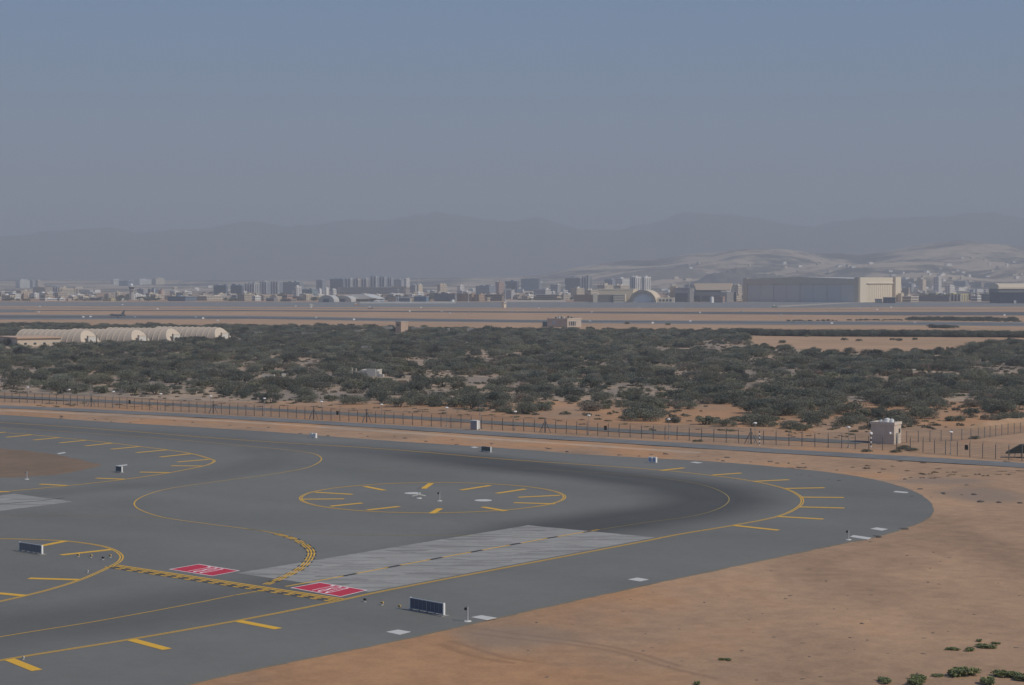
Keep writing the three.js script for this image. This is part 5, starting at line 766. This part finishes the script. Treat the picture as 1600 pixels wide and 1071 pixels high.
  ['storage_shed', 'yellowish building with uneven front left of the navy hangar', 'building', 1484, 1520, 460.5, 2850, 'yellow', 'pier', { share: .5 }],
  ['low_block', 'white low building right of the yellowish one', 'building', 1519, 1537, 462.5, 2850, 'white', 'band', { share: .5 }],
  ['storage_shed', 'long grey shed left of the navy hangar', 'shed', 1536, 1566, 460.5, 2850, 'dark', 'band', { share: .9 }],
  ['storage_shed', 'dark green low shed right of the great hangar', 'shed', 1441, 1486, 464, 2800, 'dark', 'none', { share: .95 }],
  ['apartment_block', 'hazy slate block right of the hillside houses, left one', 'building', 1493, 1516, 440, 5600, 'grey', 'grid'],
  ['apartment_block', 'hazy pale block right of the hillside houses, middle one', 'building', 1517, 1541, 441.5, 5500, 'beige', 'grid'],
  ['apartment_block', 'hazy grey block left of the navy hangar roof', 'building', 1541, 1561, 443, 5500, 'grey', 'grid'],
  ['town_block', 'white hall with rounded top on the slope at right', 'building', 1437, 1450, 437, 4500, 'cream', 'none', { share: .4 }],
  ['town_block', 'white stepped house group on the slope at right, upper', 'house', 1460, 1474, 433.5, 4300, 'white', 'grid', { share: .5 }],
  ['town_block', 'white long house on the slope at right, lower', 'house', 1478, 1495, 447, 3800, 'white', 'grid', { share: .4 }],
  ['town_block', 'pale low house at the foot of the right slope', 'house', 1411, 1424, 451, 3500, 'beige', 'grid'],
  ['town_block', 'low hazy grey block right of the great hangar', 'building', 1412, 1430, 443, 4800, 'grey', 'grid'],
  ['pink_block', 'small pink building at the foot of the grey slab hangar', 'building', 1118, 1131, 464.5, 2680, 'pink', 'grid', { share: .9 }],
  ['white_booth', 'small white booth left of the small pink building', 'booth', 1110, 1116, 465, 2660, 'white', 'none'],
  ['town_block', 'cream houses between the slab hangar and the great hangar', 'house', 1148, 1161, 446.5, 3600, 'cream', 'grid'],
];
for (const r of rows) building(...r);
{ // the cream palace with corner towers
  const D = 3700, w = 29 / F * D, h = EYE + (HZ - 449.5) / F * D, o = cornerGroup('palace_block', 'cream palace-like block with two corner towers at left', 'building', 122, D, w, 18, -.2, undefined, .42), m = fm('cream');
  part('wall', box(w * .66, h * .92, 18, 0, h * .46, -1), m, o);
  for (const s of [-1, 1]) { const t = part('corner_tower', box(w * .19, h, 19, s * w * .41, h / 2, 0), m, o); part('window_slot', box(w * .09, h * .6, .4, s * w * .41, h * .55, 9.6), mWin, t); part('cap', box(w * .21, .8, 20, s * w * .41, h + .3, 0), mPier, t); }
  part('dormer', box(5.5, 4.5, 8, -w * .2, h * .92 + 2, 0), m, o); for (let k = 0; k < 9; k++) part('window', box(.9, h * .55, .3, -w * .28 + k * w * .07, h * .5, 8.1), mWinPale, o); part('porch', box(w * .6, 4, 6, 4, 2, 11.5), mCreamLight, o);
}
{ // white door frame of the tan hangar and small masts on the hill
  const p = P(630, 470, 2722), o = thing('door_portal', 'white door portal standing out from the tan hangar', 'portal', [p.x, -.1, p.z], YAW + .3); const W = 23, H = 7.4; part('lintel', box(W, 1.6, 1.2, 0, H - .8, 0), mRoofPale, o); for (const s of [-1, 1]) part('jamb', box(1.6, H - 1.6, 1.2, s * (W / 2 - .8), (H - 1.6) / 2, 0), mRoofPale, o); part('door', box(W - 3.2, H - 1.6, .6, 0, (H - 1.6) / 2, -.6), mGreyDark, o);
  for (const [px, base, top, l] of [[1056, 441, 430.5, 'left one of two slim masts on the hill above the arched hangar'], [1077, 441, 429.5, 'right one of two slim masts on the hill above the arched hangar'], [1587.5, 446, 428, 'tall slim mast behind the navy hangar'], [654, 440, 419, 'faint thin mast above the town centre']]) { const D = 4200, b = P(px, base, D), y = -.2, h = EYE + (HZ - top) / F * D - y, q = thing('hill_mast', l, 'mast', [b.x, y, -D], 0, 'slim masts above the town'); part('shaft', cyl(.35, .9, h, 0, h / 2, 0), mRoofPale, q); part('platform', cyl(1.3, 1.3, .5, 0, h * .8, 0), mRoofPale, q); part('antenna', cyl(.12, .2, 5, 0, h + 2.5, 0, 5), mRoofPale, q); }
}
// small houses filling the town, and hillside houses
{
  const cols = ['white', 'cream', 'white', 'beige', 'white', 'cream']; let n = 0;

  const marks = [[30, 'cream block at the left edge'], [109, 'cream palace'], [205, 'control tower'], [280, 'long blue hall'], [355, 'twin blue glass blocks'], [456, 'flat teal slab'], [525, 'vaulted hangars'], [596, 'tall white striped towers'], [655, 'dark blue hangar'], [732, 'tall mast by the tan depot'], [800, 'blue glass block with white frame'], [850, 'long canopy hall'], [905, 'slim black and white tower'], [990, 'white apartment trio'], [1065, 'grey hangar with tan stairs'], [1150, 'left end of the great hangar'], [1425, 'right end of the great hangar'], [1500, 'yellowish building'], [1580, 'navy hangar']], mark = (px) => marks.reduce((b, c) => Math.abs(c[0] - px) < Math.abs(b[0] - px) ? c : b)[1];
  for (let i = 0; i < 290; i++) { const px = rr(-15, 1610); if (px > 1160 && px < 1405) continue; const D = i % 2 ? 2860 * Math.pow(1.22, rnd()) : 3000 * Math.pow(1.9, rnd()), w = rr(9, 24) / D * F, h = px > 84 && px < 126 ? rr(3, 5) : rr(4, 10), c = cols[i % 6], top = HZ - (h - EYE) / D * F; building('town_house', `small ${c} flat-roofed town house near the ${mark(px)}${D < 3300 ? ', front row' : D > 4300 ? ', far back' : ''}`, 'house', px, px + w, top, D, c, D < 3900 ? 'grid' : 'band', { group: `small ${c} houses of the town`, share: rr(.35, .75), units: 1 }); n++; }
  const spotsH = []; for (let i = 0; i < 120; i++) spotsH.push([rr(1020, 1600), rr(5000, 7300)]); for (let i = 0; i < 34; i++) spotsH.push([rr(1370, 1530), rr(4700, 6400)]); for (let i = 0; i < 26; i++) spotsH.push([rr(20, 1000), rr(5000, 7000)]);
  for (const [px, D] of spotsH) { const x = (px - CX) / F * D, w = rr(9, 22), h = rr(4, 9), o = thing('hillside_house', px < 1010 ? `tiny pale house on the low rise behind the ${mark(px)}` : `tiny pale house on the hills above the ${px > 1190 && px < 1340 ? 'middle of the great hangar' : mark(px)}${D > 6100 ? ', high up' : ''}`, 'house', [x, slope(x, -D) - 2, -D], rr(.25, .9), px < 1010 ? 'houses on the low rise' : 'houses on the hills'); part('wall', box(w, h + 2, w * .7, 0, (h + 2) / 2, 0), fm(cols[Math.floor(rnd() * 6)]), o); part('parapet', box(w * 1.03, .6, w * .73, 0, h + 2.2, 0), mPier, o); }
}
// trees of the town
{
  const d = new THREE.Object3D(), list = []; for (let i = 0; i < 1500; i++) { const px = rr(-20, 1620), D = i % 3 ? 2850 * Math.pow(1.25, rnd()) : rr(3000, 4700); if (px > 1162 && px < 1405 && D < 3100) continue; if (noise(px * .03, D * .004) < .5) continue; list.push([(px - CX) / F * D, -D, rr(.8, 1.7)]); }
  for (let i = 0; i < 160; i++) { const D = rr(2900, 3500), px = rr(1436, 1500); list.push([(px - CX) / F * D, -D, rr(1.3, 2.4)]); }
  const o = new THREE.Group(); o.name = 'town_greenery'; o.userData = { kind: 'stuff', label: 'dark green trees massed between the town buildings', category: 'trees' }; scene.add(o);
  [0, 4].forEach((k, q) => { const l = list.filter((_, i) => i % 2 === q), im = new THREE.InstancedMesh(kinds[k].crown, mLeaf, l.length); im.name = 'crown'; shade(im); l.forEach(([x, z, s], i) => { d.position.set(x, slope(x, z), z); d.rotation.y = rnd() * 6.28; d.scale.set(s, s * 1.25, s); d.updateMatrix(); im.setMatrixAt(i, d.matrix); }); o.add(im); });
}
renderer.render(scene, camera);
